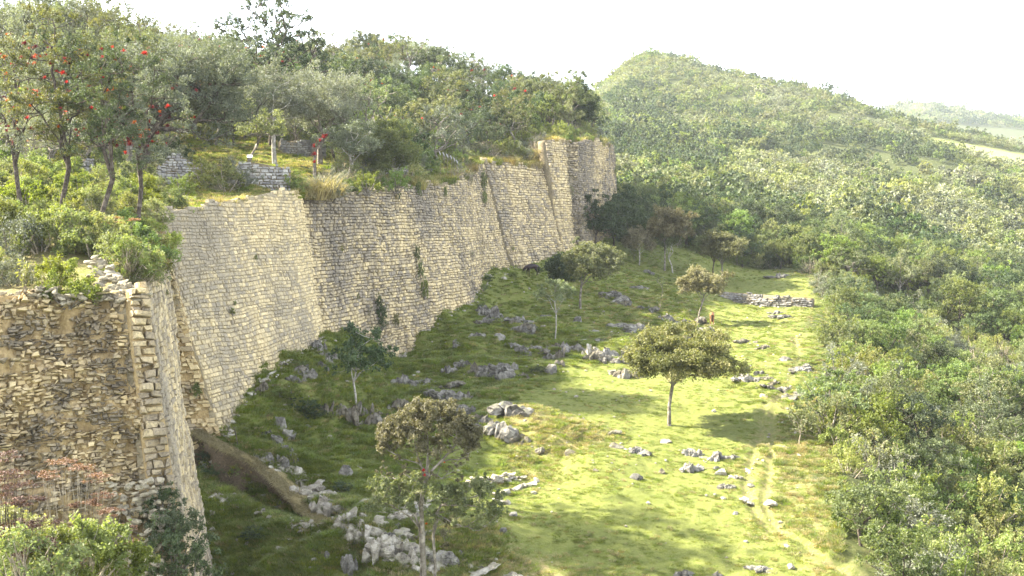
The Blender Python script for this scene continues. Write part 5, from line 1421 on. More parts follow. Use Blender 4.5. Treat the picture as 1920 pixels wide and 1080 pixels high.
# bottom corner plants, standing on the bank below the camera
def bank(px, d): return zl(px, d)
bb = bank(150, 34)
def rel(px, py, d, b): q = P(px, py, d); return tuple(q - b)
hd = [(*rel(px, py, 33.5 + g3.normal(0, .3), bb), r) for px, py, r in ((115, 862, .42), (150, 872, .40), (180, 890, .38), (95, 885, .35), (190, 925, .34), (210, 955, .30), (175, 940, .3), (235, 985, .26), (140, 945, .2), (245, 1015, .2))]
umbel('dry_umbel_plant', 'flat topped dried rust coloured plant before the foot of the rubble face', bb, 82, hd, 'rust', 'twig')
bb = bank(20, 31)
hd = [(*rel(px, py, 30 + g3.normal(0, .4), bb), r) for px, py, r in ((0, 850, .45), (20, 880, .5), (40, 905, .5), (10, 930, .5), (60, 935, .4), (80, 975, .4), (30, 980, .5), (90, 1010, .35), (-20, 990, .5), (55, 1030, .4), (-30, 900, .5))]
MAT['maroonleaf'] = leaf_mat('leaf_dark_maroon', (0.030, 0.012, 0.010), (0.085, 0.036, 0.026), (0.17, 0.075, 0.045), 0.25)
umbel('dry_umbel_plant', 'dark maroon withered plant filling the lower corner of the picture', bb, 83, hd, 'maroonleaf', 'bark_dark')
for i, (px, py, d, key, s, lb) in enumerate([(165, 1085, 31.5, 'near_yellow', 1.15, 'bright yellow green bush lit beneath the rust coloured umbels'), (215, 1100, 32.5, 'near_yellow', .9, 'smaller yellow green bush beside the brightly lit one'), (100, 1085, 30.5, 'near_yellow', .9, 'yellow green bush beneath the withered maroon plant'),
                                          (50, 1110, 29, 'near_mix', 1.0, 'olive bush at the very corner under the maroon plant'), (115, 1150, 29.0, 'near_twigs', .5, 'low tangle of grey twigs at the lower edge'), (20, 1060, 32, 'near_mix', 1.0, 'olive bush behind the withered maroon plant')]):
    p = P(px, py, d); p[2] -= .1
    plant(key, p, lb, cat='shrub', scale=s, rng=rb)
for i, (px, py, d, s, lb) in enumerate([(322, 1010, 43.2, .62, 'dark ivy clad bush against the slab corner, upper one'), (330, 1075, 42.8, .8, 'dark ivy clad bush against the slab corner, lower one'), (345, 1120, 42.6, .8, 'dark bush at the lower edge beside the narrow facing'), (308, 965, 43.4, .4, 'small dark tuft at the top of the ivy on the slab corner')]):
    plant('shrub_dark', P(px, py, d), lb, scale=s, rng=rb)

# ---- grass and bushes along the wall heads
GRASS = {}
for i in range(3): GRASS['straw', i] = grass_mesh('tussock_straw', 600 + i, 260, 1.0, .95, .014, 'straw', .7)
for i in range(2): GRASS['green', i] = grass_mesh('tussock_green', 610 + i, 260, 1.0, .7, .014, 'yellow', .6)
def tussock(loc, label, kindc='straw', group=None, s=1.0, rng=rb):
    o = link('grass_tussock', GRASS[kindc, int(rng.integers(3 if kindc == 'straw' else 2))], None, 'thing', label, 'grass', group, tuple(loc))
    o.rotation_euler = (rng.normal(0, .1), rng.normal(0, .1), rng.uniform(0, 6.28)); o.scale = (s, s, s * rng.uniform(.8, 1.15)); return o
for i, (px, py, d, s) in enumerate([(590, 372, 90, 2.0), (610, 365, 91, 2.2), (575, 375, 89, 1.4), (628, 362, 93, 1.6), (600, 355, 95, 1.8)]):
    tussock(zu(px, d), 'great golden tussock of dry grass at the seam of the pale and grey walls', 'straw', 'golden tussocks at the wall seam', s)
rt = np.random.default_rng(29)
for y in np.arange(68, 172, .62):
    xw = float(wall_x(y)); px = float(px_of(np.array([xw]), np.array([y]), wall_zt(np.array([y])))[0][0])
    if 296 < px < 560 and rt.random() < .55: continue
    where = 'on the head of the pale curving wall' if px < 568 else 'along the head of the long grey wall' if px < 905 else 'along the head of the far cream wall' if px < 1025 else 'on the tallest wall end'
    for k_ in range(2 if px > 568 else 1):
        dx = rt.uniform(.2, 3.2) if px > 620 else rt.uniform(.3, 1.2); x = xw - dx; z = float(plateau_z(np.array([x]), np.array([y]))[0])
        r_ = rt.random()
        if 720 < px < 890 or 905 < px < 1030:
            c = 'straw' if r_ < .45 else 'green' if r_ < .85 else None
        else: c = 'straw' if r_ < .35 else 'green' if r_ < .6 else None
        if c: tussock((x, y, z - .1), ('dry yellow' if c == 'straw' else 'green') + ' grass tussock ' + where, c, ('dry' if c == 'straw' else 'green') + ' tussocks ' + where, float(rt.uniform(.7, 1.5)) * (.7 if px < 568 else 1.0), rt)
        elif px > 568:
            key = rt.choice(['shrub_yellow', 'shrub_mix', 'shrub_green', 'shrub_grey', 'shrub_twiggy'])
            grow(key, (x - .6, y, z - .15), f'{kd.get(key, "green bush")} {where}', f'bushes {where}', rt.uniform(.45, .85), rt)
# brush between the wall head and the wooded hill
def ok_brush(x, y):
    z = plateau_z(x, y); px, py, _ = px_of(x, y, z); d = wall_x(y) - x
    return (px > 600) & (d > 2.2) & (d < np.where(px > 780, 13, 8)) & (y > 92)
sx, sy = scatter((-30, 20), (90, 190), 2.7, rt, ok_brush)
for x, y, z in zip(sx, sy, plateau_z(sx, sy)):
    px = float(px_of(np.array([x]), np.array([y]), np.array([z]))[0][0])
    key = rt.choice(['shrub_yellow', 'shrub_mix', 'shrub_grey', 'shrub_mix', 'shrub_twiggy', 'shrub_green'])
    zone = 'in the brush above the long grey wall' if px < 900 else 'in the brush above the far cream wall'
    col = pick(px, (700, 780, 860, 940, 1020), ('behind the green yellow bush', 'below the compact dome tree', 'around the pale flower spikes', 'at the seam creeper', 'over the grass topped stretch', 'beside the dark oval tree'))
    grow(key, (x, y, z - .15), f'{kd.get(key)} {zone}, {col}', f'bushes {zone}, {col}', rt.uniform(.6, 1.1), rt)
for px, d, key, s, lb in ((388, 83, 'shrub_mix', .8, 'olive bush in the gap before the sloping ruin'), (425, 82, 'shrub_mix', .85, 'brownish bush beneath the pointed ruin'), (455, 84, 'shrub_grey', .8, 'grey bush with a dark hollow under it before the pointed ruin'), (345, 78, 'shrub_green', .6, 'green bush at the foot of the pale ruined wall'), (365, 80, 'shrub_yellow', .5, 'yellow green bush at the foot of the pale ruined wall'),
                          (628, 92, 'shrub_grey', .8, 'grey green bush behind the golden tussock'), (690, 98, 'shrub_yellow', .9, 'bright yellow green bush between the tussocks of the grey wall'), (672, 99, 'shrub_dark', .55, 'small dark bush on the grey wall head'), (745, 103, 'shrub_green', .8, 'green bush on the grey wall head over the yellow streak')):
    plant(key, zu(px, d), lb, scale=s, rng=rt)
# pale flower spikes
for i, (px, py) in enumerate([(826, 283), (833, 285), (840, 288), (847, 291), (853, 295), (858, 299)]):
    b = zu(px, 119); q = P(px, py, 119); h = max(.6, q[2] - b[2])
    t = thing('flower_spike', f'pale flower spike above the grey wall, number {["one", "two", "three", "four", "five", "six"][i]} from the dome tree', 'plant', tuple(b), 'pale flower spikes above the grey wall')
    V, Q_ = tube([(0, 0, -.1), (.02, 0, h * .5), (.0, 0, h - .3)], [.015, .015, .012], 4); link('stem', mesh_np('stem', V, Q_, 4, MAT['bark'], True), t)
    V, Q_ = tube([(.04, 0, h - .45), (.0, 0, h - .3), (-.08, 0, h - .1), (-.14, 0, h)], [.03, .07, .06, .015], 6); link('flower', mesh_np('flower', V, Q_, 4, MS_PALE, True), t)

# ---- plants growing on the wall faces
def on_face(face, px, py, out=.12):
    best = None
    for u in np.linspace(0, face.len, 60):
        z = np.linspace(face.zmin, face.zmax, 60); p = face.pt(np.full(60, u), z)
        a, b, _ = proj(p); e = np.hypot(a - px, b - py); j = int(np.argmin(e))
        if best is None or e[j] < best[0]: best = (e[j], p[j], u, z[j])
    n = face.normal(np.array([best[2]]), np.array([best[3]]))[0]
    return best[1] + n * out, n
def wall_plant(face, px, py, key, s, lb, hang=1.0, var=0):
    p, n = on_face(face, px, py)
    t = plant(key, p, lb, cat='plant', scale=(s * .6, s * .6, s * hang), var=var, rng=rt)
    return t
for i, (f, px, py, key, s, lb, hg) in enumerate([
    (fD, 710, 618, 'shrub_dark', .62, 'dark bushy plant rooted at the foot of the grey wall', 1.2), (fD, 704, 585, 'shrub_dark', .35, 'narrow dark shoot above the bush at the grey wall foot', 1.6), (fD, 738, 610, 'shrub_yellow', .38, 'yellowish plant hanging low on the grey wall', 1.4),
    (fD, 776, 495, 'shrub_green', .34, 'upper part of the climbing green streak on the grey wall', 1.8), (fD, 786, 525, 'shrub_green', .40, 'middle part of the climbing green streak on the grey wall', 1.8), (fD, 797, 560, 'shrub_green', .46, 'lower thickest part of the climbing green streak on the grey wall', 1.6),
    (fD, 690, 590, 'shrub_twiggy', .4, 'withered twigs beside the dark shoot on the grey wall', 1.2), (fD, 884, 490, 'shrub_twiggy', .42, 'reddish withered plant on the far part of the grey wall', 1.4), (fD, 782, 372, 'shrub_green', .34, 'trailing plant just below the grass of the grey wall', 1.8), (fD, 745, 372, 'shrub_dark', .25, 'small dark trailing plant under the wall head grass', 1.4),
    (fD, 832, 372, 'shrub_green', .28, 'short trailing plant below the long yellow grass', 1.6), (fD, 882, 345, 'shrub_twiggy', .4, 'pale dead plant hanging from the wall head', 1.6), (fD, 905, 360, 'shrub_green', .45, 'long creeper falling down the seam of grey and cream walls', 2.0), (fD, 906, 385, 'shrub_green', .34, 'tail of the creeper on the seam of grey and cream walls', 2.0),
    (fC, 432, 590, 'shrub_green', .18, 'lone green tuft in the middle of the pale curving wall', 1.0), (fC, 476, 490, 'shrub_green', .14, 'tiny tuft high on the pale curving wall', 1.0), (fC, 438, 575, 'shrub_green', .12, 'tiny tuft above the lone green one on the pale wall', 1.0),
    (fB, 308, 555, 'shrub_green', .12, 'small tuft near the head of the narrow facing', 1.0), (fR, 368, 745, 'near_green', .42, 'green plant growing at the foot of the broken yellow end', 1.0),
    (fE, 960, 470, 'shrub_mix', .2, 'small olive tuft low on the far cream wall', 1.0), (fG, 1080, 425, 'shrub_dark', .55, 'dark creeping plant low on the farthest wall end', .8), (fFG, 1070, 370, 'shrub_twiggy', .7, 'dead creeper in the dark broken recess', 1.8), (fG, 1152, 330, 'shrub_mix', .4, 'olive plant on the edge of the farthest wall end', 1.4), (fD, 640, 470, 'shrub_mix', .16, 'faint olive tuft on the grey wall near the seam', 1.2), (fD, 668, 560, 'shrub_yellow', .16, 'moss yellow tuft on the grey wall left of the dark bush', 1.6)]):
    wall_plant(f, px, py, key, s, lb, hg, var=0)
# ================================================================== ROCKS, RUBBLE, TURF, HORSES
import bmesh
def ico(sub):
    bm = bmesh.new(); bmesh.ops.create_icosphere(bm, subdivisions=sub, radius=1.0)
    V = np.array([v.co[:] for v in bm.verts]); Fc = np.array([[v.index for v in f.verts] for f in bm.faces]); bm.free()
    return V, Fc
ICO = {k: ico(k) for k in (2, 3, 4)}
def rock_material(name, a, b, pale, dark):
    t = NT(name); p = t.pos(); o = t.objc(); r = t.rnd()
    n1 = t.noise(3.0, 6, 0.68, p); n2 = t.noise(14.0, 5, 0.7, p); n3 = t.noise(1.0, 3, 0.5, p)
    c = t.ramp(n1, [(0.32, dark), (0.46, a), (0.58, b), (0.74, pale)])
    c = t.mix(t.ramp(n2, [(0.55, 0), (0.72, 0.7)]), c, dark)
    c = t.mix(t.math('MULTIPLY', t.ramp(n3, [(0.5, 0), (0.62, 1)]), 0.5), c, pale)
    geo = t.n.new('ShaderNodeNewGeometry'); sx = t.N('ShaderNodeSeparateXYZ'); t.L(geo.outputs['Normal'], sx.inputs[0])
    moss = t.math('MULTIPLY', t.ramp(sx.outputs[2], [(0.6, 0), (0.95, 1)]), t.ramp(n1, [(0.45, 0), (0.6, 0.75)]))
    c = t.mix(moss, c, (0.13, 0.135, 0.055))
    return t.done(t.principled(c, 0.9, 0.12, t.bump(t.math('ADD', n1, t.math('MULTIPLY', n2, .6)), 1.0, 0.12)))
MR = [rock_material('limestone_grey', (0.135, 0.125, 0.108), (0.22, 0.205, 0.178), (0.44, 0.41, 0.36), (0.032, 0.029, 0.025)),
      rock_material('limestone_pale', (0.31, 0.28, 0.225), (0.44, 0.40, 0.325), (0.59, 0.55, 0.46), (0.10, 0.09, 0.075)),
      rock_material('limestone_mossy', (0.12, 0.105, 0.08), (0.19, 0.165, 0.12), (0.30, 0.28, 0.24), (0.05, 0.045, 0.035))]
def block(rng, sub, cuts, tlo, thi, vert=.6):
    """one angular chunk: a ball cut by many planes, most of them steep"""
    V, Fc = ICO[sub]; V = V * 1.25
    for k in range(cuts):
        n = rng.normal(0, 1, 3); n[2] *= vert if rng.random() < .75 else 1.5; n = unit(n)
        tt = rng.uniform(tlo, thi); d = V @ n; m = d > tt
        V[m] -= (d[m] - tt)[:, None] * n
    return V, Fc
def rock_mesh(name, seed, mat, sub=3, cuts=16, groove=0.10, rough=0.05, parts=1):
    rng = np.random.default_rng(seed); Vs, Fs, o = [], [], 0
    parts = parts + (2 if parts > 1 else 0)
    dip = rng.normal(0, .25)
    for k in range(parts):
        V, Fc = block(rng, sub, cuts, .42, .80)
        if parts > 1:
            f = k / (parts - 1) * 2 - 1
            sc = np.array([rng.uniform(.34, .62), rng.uniform(.4, .8), rng.uniform(.5, .82) * (1.1 - .45 * abs(f))])
            V = V * sc + np.array([f * .72 + rng.normal(0, .08), rng.normal(0, .22), -.25 + sc[2] * .35 + dip * f])
        th_ = .32 + rng.normal(0, .08) if parts > 1 else 0
        V = np.stack([V[:, 0] * math.cos(th_) + V[:, 2] * math.sin(th_) * .6, V[:, 1], -V[:, 0] * math.sin(th_) * .5 + V[:, 2] * math.cos(th_)], 1)
        nr = unit(V)
        if groove:
            g = np.abs(fbm(V[:, 0] * 6 + seed, V[:, 1] * 6, V[:, 2] * 1.0, oct=3, seed=seed))
            V = V - nr * (groove * .55 * sstep(.22, .0, g))[:, None]
            lay = np.abs(fbm(V[:, 0] * 1.2 + seed, V[:, 1] * 1.2, V[:, 2] * 6.0, oct=2, seed=seed + 9))
            V = V - nr * (groove * .35 * sstep(.16, .0, lay))[:, None]
        V = V + nr * (rough * fbm(V[:, 0] * 7 + seed, V[:, 1] * 7, V[:, 2] * 7, oct=3, seed=seed + 3))[:, None]
        Vs.append(V); Fs.append(Fc + o); o += len(V)
    A_ = np.concatenate(Vs); lo_, hi_ = A_.min(0), A_.max(0)
    A_ = (A_ - (lo_ + hi_) / 2) / ((hi_ - lo_) / 2); A_[:, 2] = A_[:, 2] * .85 + .15
    Vs = [A_]
    return mesh_np(name, np.concatenate(Vs), np.concatenate(Fs), 3, mat, False)
ROCK = {0: [rock_mesh('outcrop', 700 + i, MR[0], 4 if i < 4 else 3, 26, .16, .05, [5, 7, 4, 6, 3, 8][i]) for i in range(6)], 1: [rock_mesh('boulder_pale', 720 + i, MR[1], 3, 24, .16, .06, [4, 5, 3, 6][i]) for i in range(4)], 2: [rock_mesh('outcrop_mossy', 740 + i, MR[2], 3, 24, .12, .07, [4, 3, 5][i]) for i in range(3)]}
SINGLE = {0: [rock_mesh('boulder', 780 + i, MR[0], 3, 26, .06, .05) for i in range(4)], 1: [rock_mesh('boulder_white', 790 + i, MR[1], 3, 26, .06, .05) for i in range(4)], 2: [rock_mesh('boulder_brown', 796 + i, MR[2], 3, 26, .06, .05) for i in range(2)]}
STONE_V = [rock_mesh('loose_stone', 760 + i, MR[1], 2, 16, 0, .03) for i in range(8)]
rk = np.random.default_rng(61)
def rock(px, py, w, h, label, typ=0, name=None, deep=.55, rz=None):
    """rock whose lower edge shows at photo px, py and which shows w x h photo pixels"""
    b = on_ground(px, py); dep = b[1]
    sx_, sz_ = w / 2 * dep / F * 1.08, h * dep / F * (.62 if w > 27 else .8)
    sz_ = max(sz_, .12)
    big = w > 27
    src_ = ROCK if big else SINGLE
    m = src_[typ][int(rk.integers(len(src_[typ])))]
    o = link(name or ('rock_outcrop' if big else 'boulder'), m, None, 'thing', label, 'rock', None)
    o.location = (b[0], b[1] + sx_ * .3, b[2] - sz_ * (.05 if big else .1))
    o.scale = (sx_, sx_ * rk.uniform(.6, .9), sz_)
    o.rotation_euler = (rk.normal(0, .12), rk.normal(0, .12), rk.uniform(-.5, .5) if rz is None else rz)
    return o
for a in [
 (600, 668, 30, 46, 'tall pale topped rock at the seam foot between pale and grey walls', 0), (612, 682, 26, 24, 'smaller rock leaning on the tall rock at the seam foot', 0), (571, 712, 46, 34, 'dark jagged outcrop on the grass shoulder below the pale wall', 0), (549, 716, 34, 22, 'low dark rock beside the jagged one on the grass shoulder', 0),
 (487, 735, 28, 34, 'brown earthy rock against the foot of the pale wall', 2), (757, 728, 48, 48, 'grey blocky rock right below the lowest point of the grey wall', 0), (800, 724, 60, 26, 'long low ledge continuing from the grey blocky rock', 0), (842, 728, 60, 22, 'thin far end of the long ledge', 2),
 (842, 755, 66, 34, 'steep grooved rock below the long ledge', 0), (872, 748, 36, 22, 'small brown rock beside the steep grooved one', 2), (645, 792, 52, 52, 'mossy dark rock face behind the slender slope tree', 2), (690, 803, 50, 46, 'mossy rock face before the slender slope tree', 2), (740, 768, 56, 26, 'mossy shoulder of rock above the near tree crown', 2),
 (525, 812, 26, 42, 'narrow upright rock on the steep bank', 0), (540, 826, 26, 26, 'small grey rock below the narrow upright one', 0), (520, 838, 22, 34, 'lowest grey rock of the group on the steep bank', 0), (576, 808, 18, 14, 'small grey stone alone right of the steep bank group', 0),
 (508, 878, 38, 46, 'upright fissured rock above the dirt bank', 0), (530, 880, 26, 34, 'second fissured rock above the dirt bank', 0), (543, 866, 16, 14, 'small rock behind the fissured pair', 0), (647, 892, 26, 26, 'loose pile of grey stone in the shaded grass hollow', 0), (672, 880, 12, 9, 'lone grey stone beside the loose pile in the hollow', 0),
 (922, 600, 54, 44, 'large pale capped outcrop below the far cream wall', 0), (905, 590, 30, 30, 'left shoulder of the large pale capped outcrop', 0), (893, 636, 40, 24, 'dark low rock under the large pale capped outcrop', 0), (872, 692, 44, 24, 'grey rock knob on the slope above the brown outcrop', 0), (915, 704, 40, 34, 'brown grey outcrop at the middle of the slope', 0),
 (948, 706, 60, 44, 'broad fluted outcrop at the middle of the slope', 0), (848, 648, 44, 20, 'flat dark rock half sunk in the slope', 0), (976, 606, 54, 24, 'dark flat rock on the shaded upper slope', 0), (998, 626, 40, 32, 'tumbled dark rocks below the flat dark one', 0), (1082, 608, 18, 18, 'small blocky grey rock below the rounded tree', 0),
 (1178, 622, 80, 24, 'long slanting row of grey rock on the mid slope', 0), (1212, 628, 30, 18, 'tail of the long slanting row of grey rock', 0), (1152, 562, 62, 26, 'long grey ledge under the twin far trees', 0), (1198, 543, 44, 14, 'thin pale ledge on the upper slope', 0), (1208, 512, 40, 12, 'flat pale slab beneath the small bronze topped tree', 0),
 (1068, 664, 50, 36, 'shadowed part of the cliff band over the green hollow', 0), (1108, 672, 34, 46, 'white faced rock in the cliff band over the green hollow', 1), (1138, 672, 46, 36, 'grey fluted block in the cliff band over the green hollow', 0), (1170, 670, 40, 20, 'low end of the cliff band over the green hollow', 0),
 (1050, 676, 34, 42, 'brown rounded rock beneath the thin pale stemmed tree', 2), (1033, 698, 24, 22, 'blocky grey rock at the edge of the green hollow', 0), (985, 668, 30, 24, 'dark rock beside the trunk of the thin pale tree', 0), (1178, 710, 84, 40, 'mossy brown mound of rock beside the umbrella tree', 2), (960, 778, 90, 40, 'long fluted ledge at the lower end of the hollow', 0),
 (905, 800, 60, 34, 'dark flank of the long ridge behind the near tree', 0), (940, 822, 70, 48, 'tall fluted end of the long ridge in shade', 0), (985, 862, 40, 14, 'thin dark rock on the dry mound edge', 2), (1018, 850, 46, 20, 'brown crumbling rock in the dry mound', 2), (1072, 852, 26, 12, 'small crumbling rock at the lit side of the mound', 2),
 (1330, 628, 44, 28, 'grey rock standing before the brown horse', 0), (1306, 610, 40, 26, 'mossy dark rock beneath the leaning grey green tree', 2), (1350, 664, 34, 12, 'dark rim of turf on the lit slope', 2), (1400, 645, 44, 14, 'flat brown rock on the lit upper lawn', 2), (1430, 655, 30, 12, 'second flat brown rock on the lit upper lawn', 2),
 (1473, 598, 60, 14, 'long flat rock below the low terrace wall', 0), (1455, 588, 30, 9, 'small flat rock at the terrace wall foot', 0), (1468, 522, 30, 14, 'grey rock on the upper terrace lawn', 0), (1445, 522, 30, 8, 'low rock left of the grey one on the upper terrace', 0),
 (1474, 678, 26, 12, 'small leaning slab on the right side of the lawn', 0), (1408, 716, 66, 24, 'wide broken outcrop at the top of the ruts', 0), (1428, 704, 30, 16, 'upper corner of the wide broken outcrop', 0), (1440, 728, 34, 10, 'lowest sliver of the wide broken outcrop', 0), (1505, 696, 56, 16, 'long flat rocks beside the lawn edge bushes', 0), (1530, 740, 20, 20, 'pale rock tucked against the lawn edge bushes', 1),
 (1488, 748, 54, 12, 'low ledge crossing the ruts', 0), (1432, 744, 18, 6, 'tiny flat slab left of the ruts ledge', 1), (1298, 884, 46, 32, 'smooth slanting grey boulder, lowest of the lawn cluster', 0), (1300, 856, 40, 26, 'broken grey boulder, highest of the lawn cluster', 0), (1340, 864, 54, 28, 'largest dark boulder of the lawn cluster', 0),
 (1374, 864, 36, 18, 'grey boulder at the track side of the lawn cluster', 0), (1344, 882, 18, 10, 'small dark stone under the lawn cluster', 0), (1378, 898, 30, 12, 'pale flat stone below the lawn cluster', 1), (1352, 890, 22, 12, 'pale grey stone between the cluster and the ruts', 1), (1363, 918, 36, 16, 'rounded grey boulder just below the lawn cluster', 0),
 (1408, 912, 14, 8, 'small pale stone at the ruts', 1), (1404, 942, 34, 10, 'flat white slab sunk in the lawn by the ruts', 1), (1446, 948, 26, 8, 'white slab lying in the rut', 1), (1193, 852, 54, 24, 'lone wide grey boulder on the sunlit lawn', 0), (1156, 840, 26, 12, 'small brown rock left of the lone wide boulder', 2), (1145, 816, 44, 14, 'dark rim rock below the umbrella tree trunk', 2),
 (1248, 832, 26, 8, 'thin pale stone below the umbrella tree', 1), (1193, 900, 26, 16, 'small pointed grey boulder on the lawn', 0), (1117, 888, 14, 9, 'small brown stone at the shadow edge', 2), (1242, 888, 12, 12, 'small speckled stone on the lawn', 2), (1284, 1086, 44, 24, 'grey boulder cut by the lower picture edge', 0), (1342, 1086, 40, 22, 'second grey boulder cut by the lower picture edge', 0),
 (1428, 1072, 62, 16, 'long low grey rock near the lower picture edge', 0), (960, 970, 20, 8, 'pair of grey stones lying in the shaded lawn', 0), (942, 998, 18, 8, 'flat grey stone below the shaded pair', 0), (1380, 966, 12, 6, 'little grey stone in the long tree shadow', 0),
 (623, 984, 28, 20, 'round white boulder at the end of the dirt bank', 1), (563, 946, 60, 60, 'steep white bedrock above the dirt bank', 1), (598, 958, 50, 50, 'grooved white and black bedrock above the rubble', 1), (535, 925, 50, 34, 'white crumbling bedrock behind the dry grass lip', 1), (500, 892, 44, 24, 'flat white bedrock at the wall end of the rubble', 1),
 (675, 1012, 66, 44, 'whitish bedrock hump among the rubble', 1), (711, 1046, 62, 52, 'sharp white bedrock block near the tree foot', 1), (735, 1018, 36, 28, 'dark wet looking rock beside the white block', 0), (772, 1070, 54, 62, 'grooved white rock behind the near tree stems', 1), (752, 978, 62, 30, 'pale slabs left of the near tree stems', 1),
 (772, 960, 24, 16, 'dark square rock among the pale slabs', 0), (655, 1078, 34, 56, 'upright dark rock under the grass lip at the lower edge', 0), (614, 1052, 14, 26, 'thin standing grey stone in the lower grass', 0), (590, 1046, 28, 20, 'mossy rock in the lower grass', 2), (463, 1028, 16, 8, 'white stone in the lower grass', 1), (585, 1056, 16, 8, 'pale stone below the mossy rock of the lower grass', 1),
 (840, 1062, 80, 44, 'dark rubble outcrop right of the near tree stems', 0), (890, 1084, 90, 20, 'flat pale rock band at the lower edge', 1), (958, 1086, 50, 12, 'pale flat stones right of the rock band', 1), (398, 966, 12, 12, 'white stone at the foot of the narrow facing', 1), (396, 1000, 12, 10, 'pair of white stones at the foot of the narrow facing', 1),
 (1262, 610, 40, 12, 'thin ledge in the shaded upper slope', 0), (1110, 625, 30, 12, 'small outcrop above the cliff band', 0), (1090, 645, 22, 12, 'dark notch rock over the white faced one', 0), (1130, 640, 30, 9, 'flat stone above the cliff band', 0), (820, 790, 40, 20, 'mossy rock just behind the near tree crown', 2), (1290, 640, 40, 14, 'turf topped ledge above the umbrella tree', 2),
 (935, 640, 26, 18, 'angular rock beneath the dark flat one', 0), (960, 655, 30, 12, 'half buried rock near the broad fluted outcrop', 0), (1240, 655, 50, 12, 'long mossy ledge behind the umbrella tree', 2), (1028, 598, 30, 12, 'low rock between the two shaded trees', 0), (830, 765, 20, 10, 'dark stone below the steep grooved rock', 0)]:
    px, py, w, h, lb, ty = a
    rock(px, py, w, h, lb, ty)

def ledge(label, pts, n, w, h, typ=0, seed=0):
    """bedding of one rock band showing as a row of broken blocks that rise out of the turf"""
    rng = np.random.default_rng(seed); L_ = []
    for k in range(n):
        f = (k + rng.uniform(.2, .8)) / n * (len(pts) - 1); i = min(int(f), len(pts) - 2); f -= i
        p = np.array(pts[i]) * (1 - f) + np.array(pts[i + 1]) * f
        g = on_ground(p[0] + rng.normal(0, 3), p[1] + rng.normal(0, 3)); L_.append((g, rng.uniform(.55, 1.2)))
    c = np.mean([g for g, _ in L_], axis=0); t = thing('rock_outcrop', label, 'rock', tuple(c))
    for g, s in L_:
        ty = typ if rng.random() < .8 else 2
        m = ROCK[ty][int(rng.integers(len(ROCK[ty])))]; dep = g[1]
        o = link('rock', m, t, loc=tuple(g - c + np.array([0, .1, -.05 * s])))
        a = w * s * dep / F / 2; o.scale = (a * 1.2, a * rng.uniform(.6, 1.0), h * s * dep / F * .75); o.rotation_euler = (rng.normal(0, .12), rng.normal(.05, .12), rng.normal(-.1, .3))
ledge('long dark cliff band with vertical cracks above the green hollow', [(1036, 656), (1100, 668), (1185, 682)], 10, 36, 22, 0, 1)
ledge('diagonal rock ridge running from the grey blocky rock down behind the near tree', [(752, 722), (820, 742), (880, 775), (930, 812), (985, 838)], 15, 38, 20, 0, 2)
ledge('broken band of outcrop across the middle of the shaded slope', [(846, 696), (905, 706), (985, 712)], 9, 30, 24, 0, 3)
ledge('upper band of dark outcrop below the far cream wall', [(884, 602), (940, 612), (1010, 628)], 8, 28, 20, 0, 4)
ledge('thin outcrop line beneath the rounded yellow green tree', [(1120, 560), (1180, 576), (1262, 604)], 9, 26, 13, 0, 5)
ledge('outcrop band beside the leaning grey green tree', [(1212, 588), (1280, 612), (1352, 664)], 11, 28, 16, 0, 6)
ledge('mossy rock band under the slender slope tree', [(596, 772), (650, 786), (722, 800)], 8, 38, 34, 2, 7)
ledge('low rock step in the grass above the dirt bank', [(500, 822), (530, 850), (552, 880)], 6, 24, 26, 0, 8)
ledge('small rock band between the pale and grey wall feet', [(545, 708), (590, 690), (625, 680)], 6, 26, 22, 0, 9)
ledge('low rock line on the slope under the thin pale tree', [(955, 650), (1010, 664), (1060, 690)], 7, 24, 16, 0, 10)
ledge('flat broken rock sheets on the lit lawn beside the umbrella tree', [(1380, 700), (1440, 716), (1500, 745)], 8, 34, 10, 0, 11)
ledge('pale bedrock spine under the rubble beside the dirt bank', [(500, 885), (560, 925), (620, 965), (690, 1005), (745, 1045)], 12, 46, 34, 1, 12)
ledge('rocky lower flank around the near tree stems', [(740, 985), (790, 1010), (840, 1060), (900, 1080)], 8, 40, 26, 0, 13)
MR_TAN = rock_material('rubble_tan', (0.27, 0.235, 0.165), (0.40, 0.35, 0.25), (0.54, 0.48, 0.36), (0.09, 0.08, 0.06))
STONE_T = [rock_mesh('loose_tan_stone', 820 + i, MR_TAN, 2, 16, 0, .03) for i in range(8)]
# ---- loose white stones everywhere on the slope: nobody could count them
def stones_stuff():
    rng = np.random.default_rng(70); Vb, Fb = ICO[2]; pts = []
    base = [rock_mesh_np(s) for s in range(5)]
    Vs, Fs, o = [], [], 0
    n = 0
    N_ = 16000
    d = rng.uniform(47, 150, N_); px = rng.uniform(395, 1520, N_); x = (px - 960) / F * d
    r, dr, w = masks(x, d); z = low_z(x, d)
    k = (x > wall_x(d) + 1.5) & (w < .3) & (rng.random(N_) < r ** 1.3 * .8 + .02)
    for x_, d_, z_ in list(zip(x[k], d[k], z[k]))[:1600]:
        s = rng.lognormal(-2.3, .45); v = base[rng.integers(5)] * s * np.array([1, rng.uniform(.6, 1), rng.uniform(.4, .8)])
        a = rng.uniform(0, 6.28); c, s_ = math.cos(a), math.sin(a)
        v = np.stack([v[:, 0] * c - v[:, 1] * s_, v[:, 0] * s_ + v[:, 1] * c, v[:, 2]], 1) + [x_, d_, z_ + s * .15]
        Vs.append(v); Fs.append(Fb_small + o); o += len(v); n += 1
    link('scattered_rubble', mesh_np('scattered_rubble', np.concatenate(Vs), np.concatenate(Fs), 3, MR[1]), kind='stuff', label='loose pale stones strewn over the grassy slope below the wall', cat='rubble')
_v1, Fb_small = ico(1)
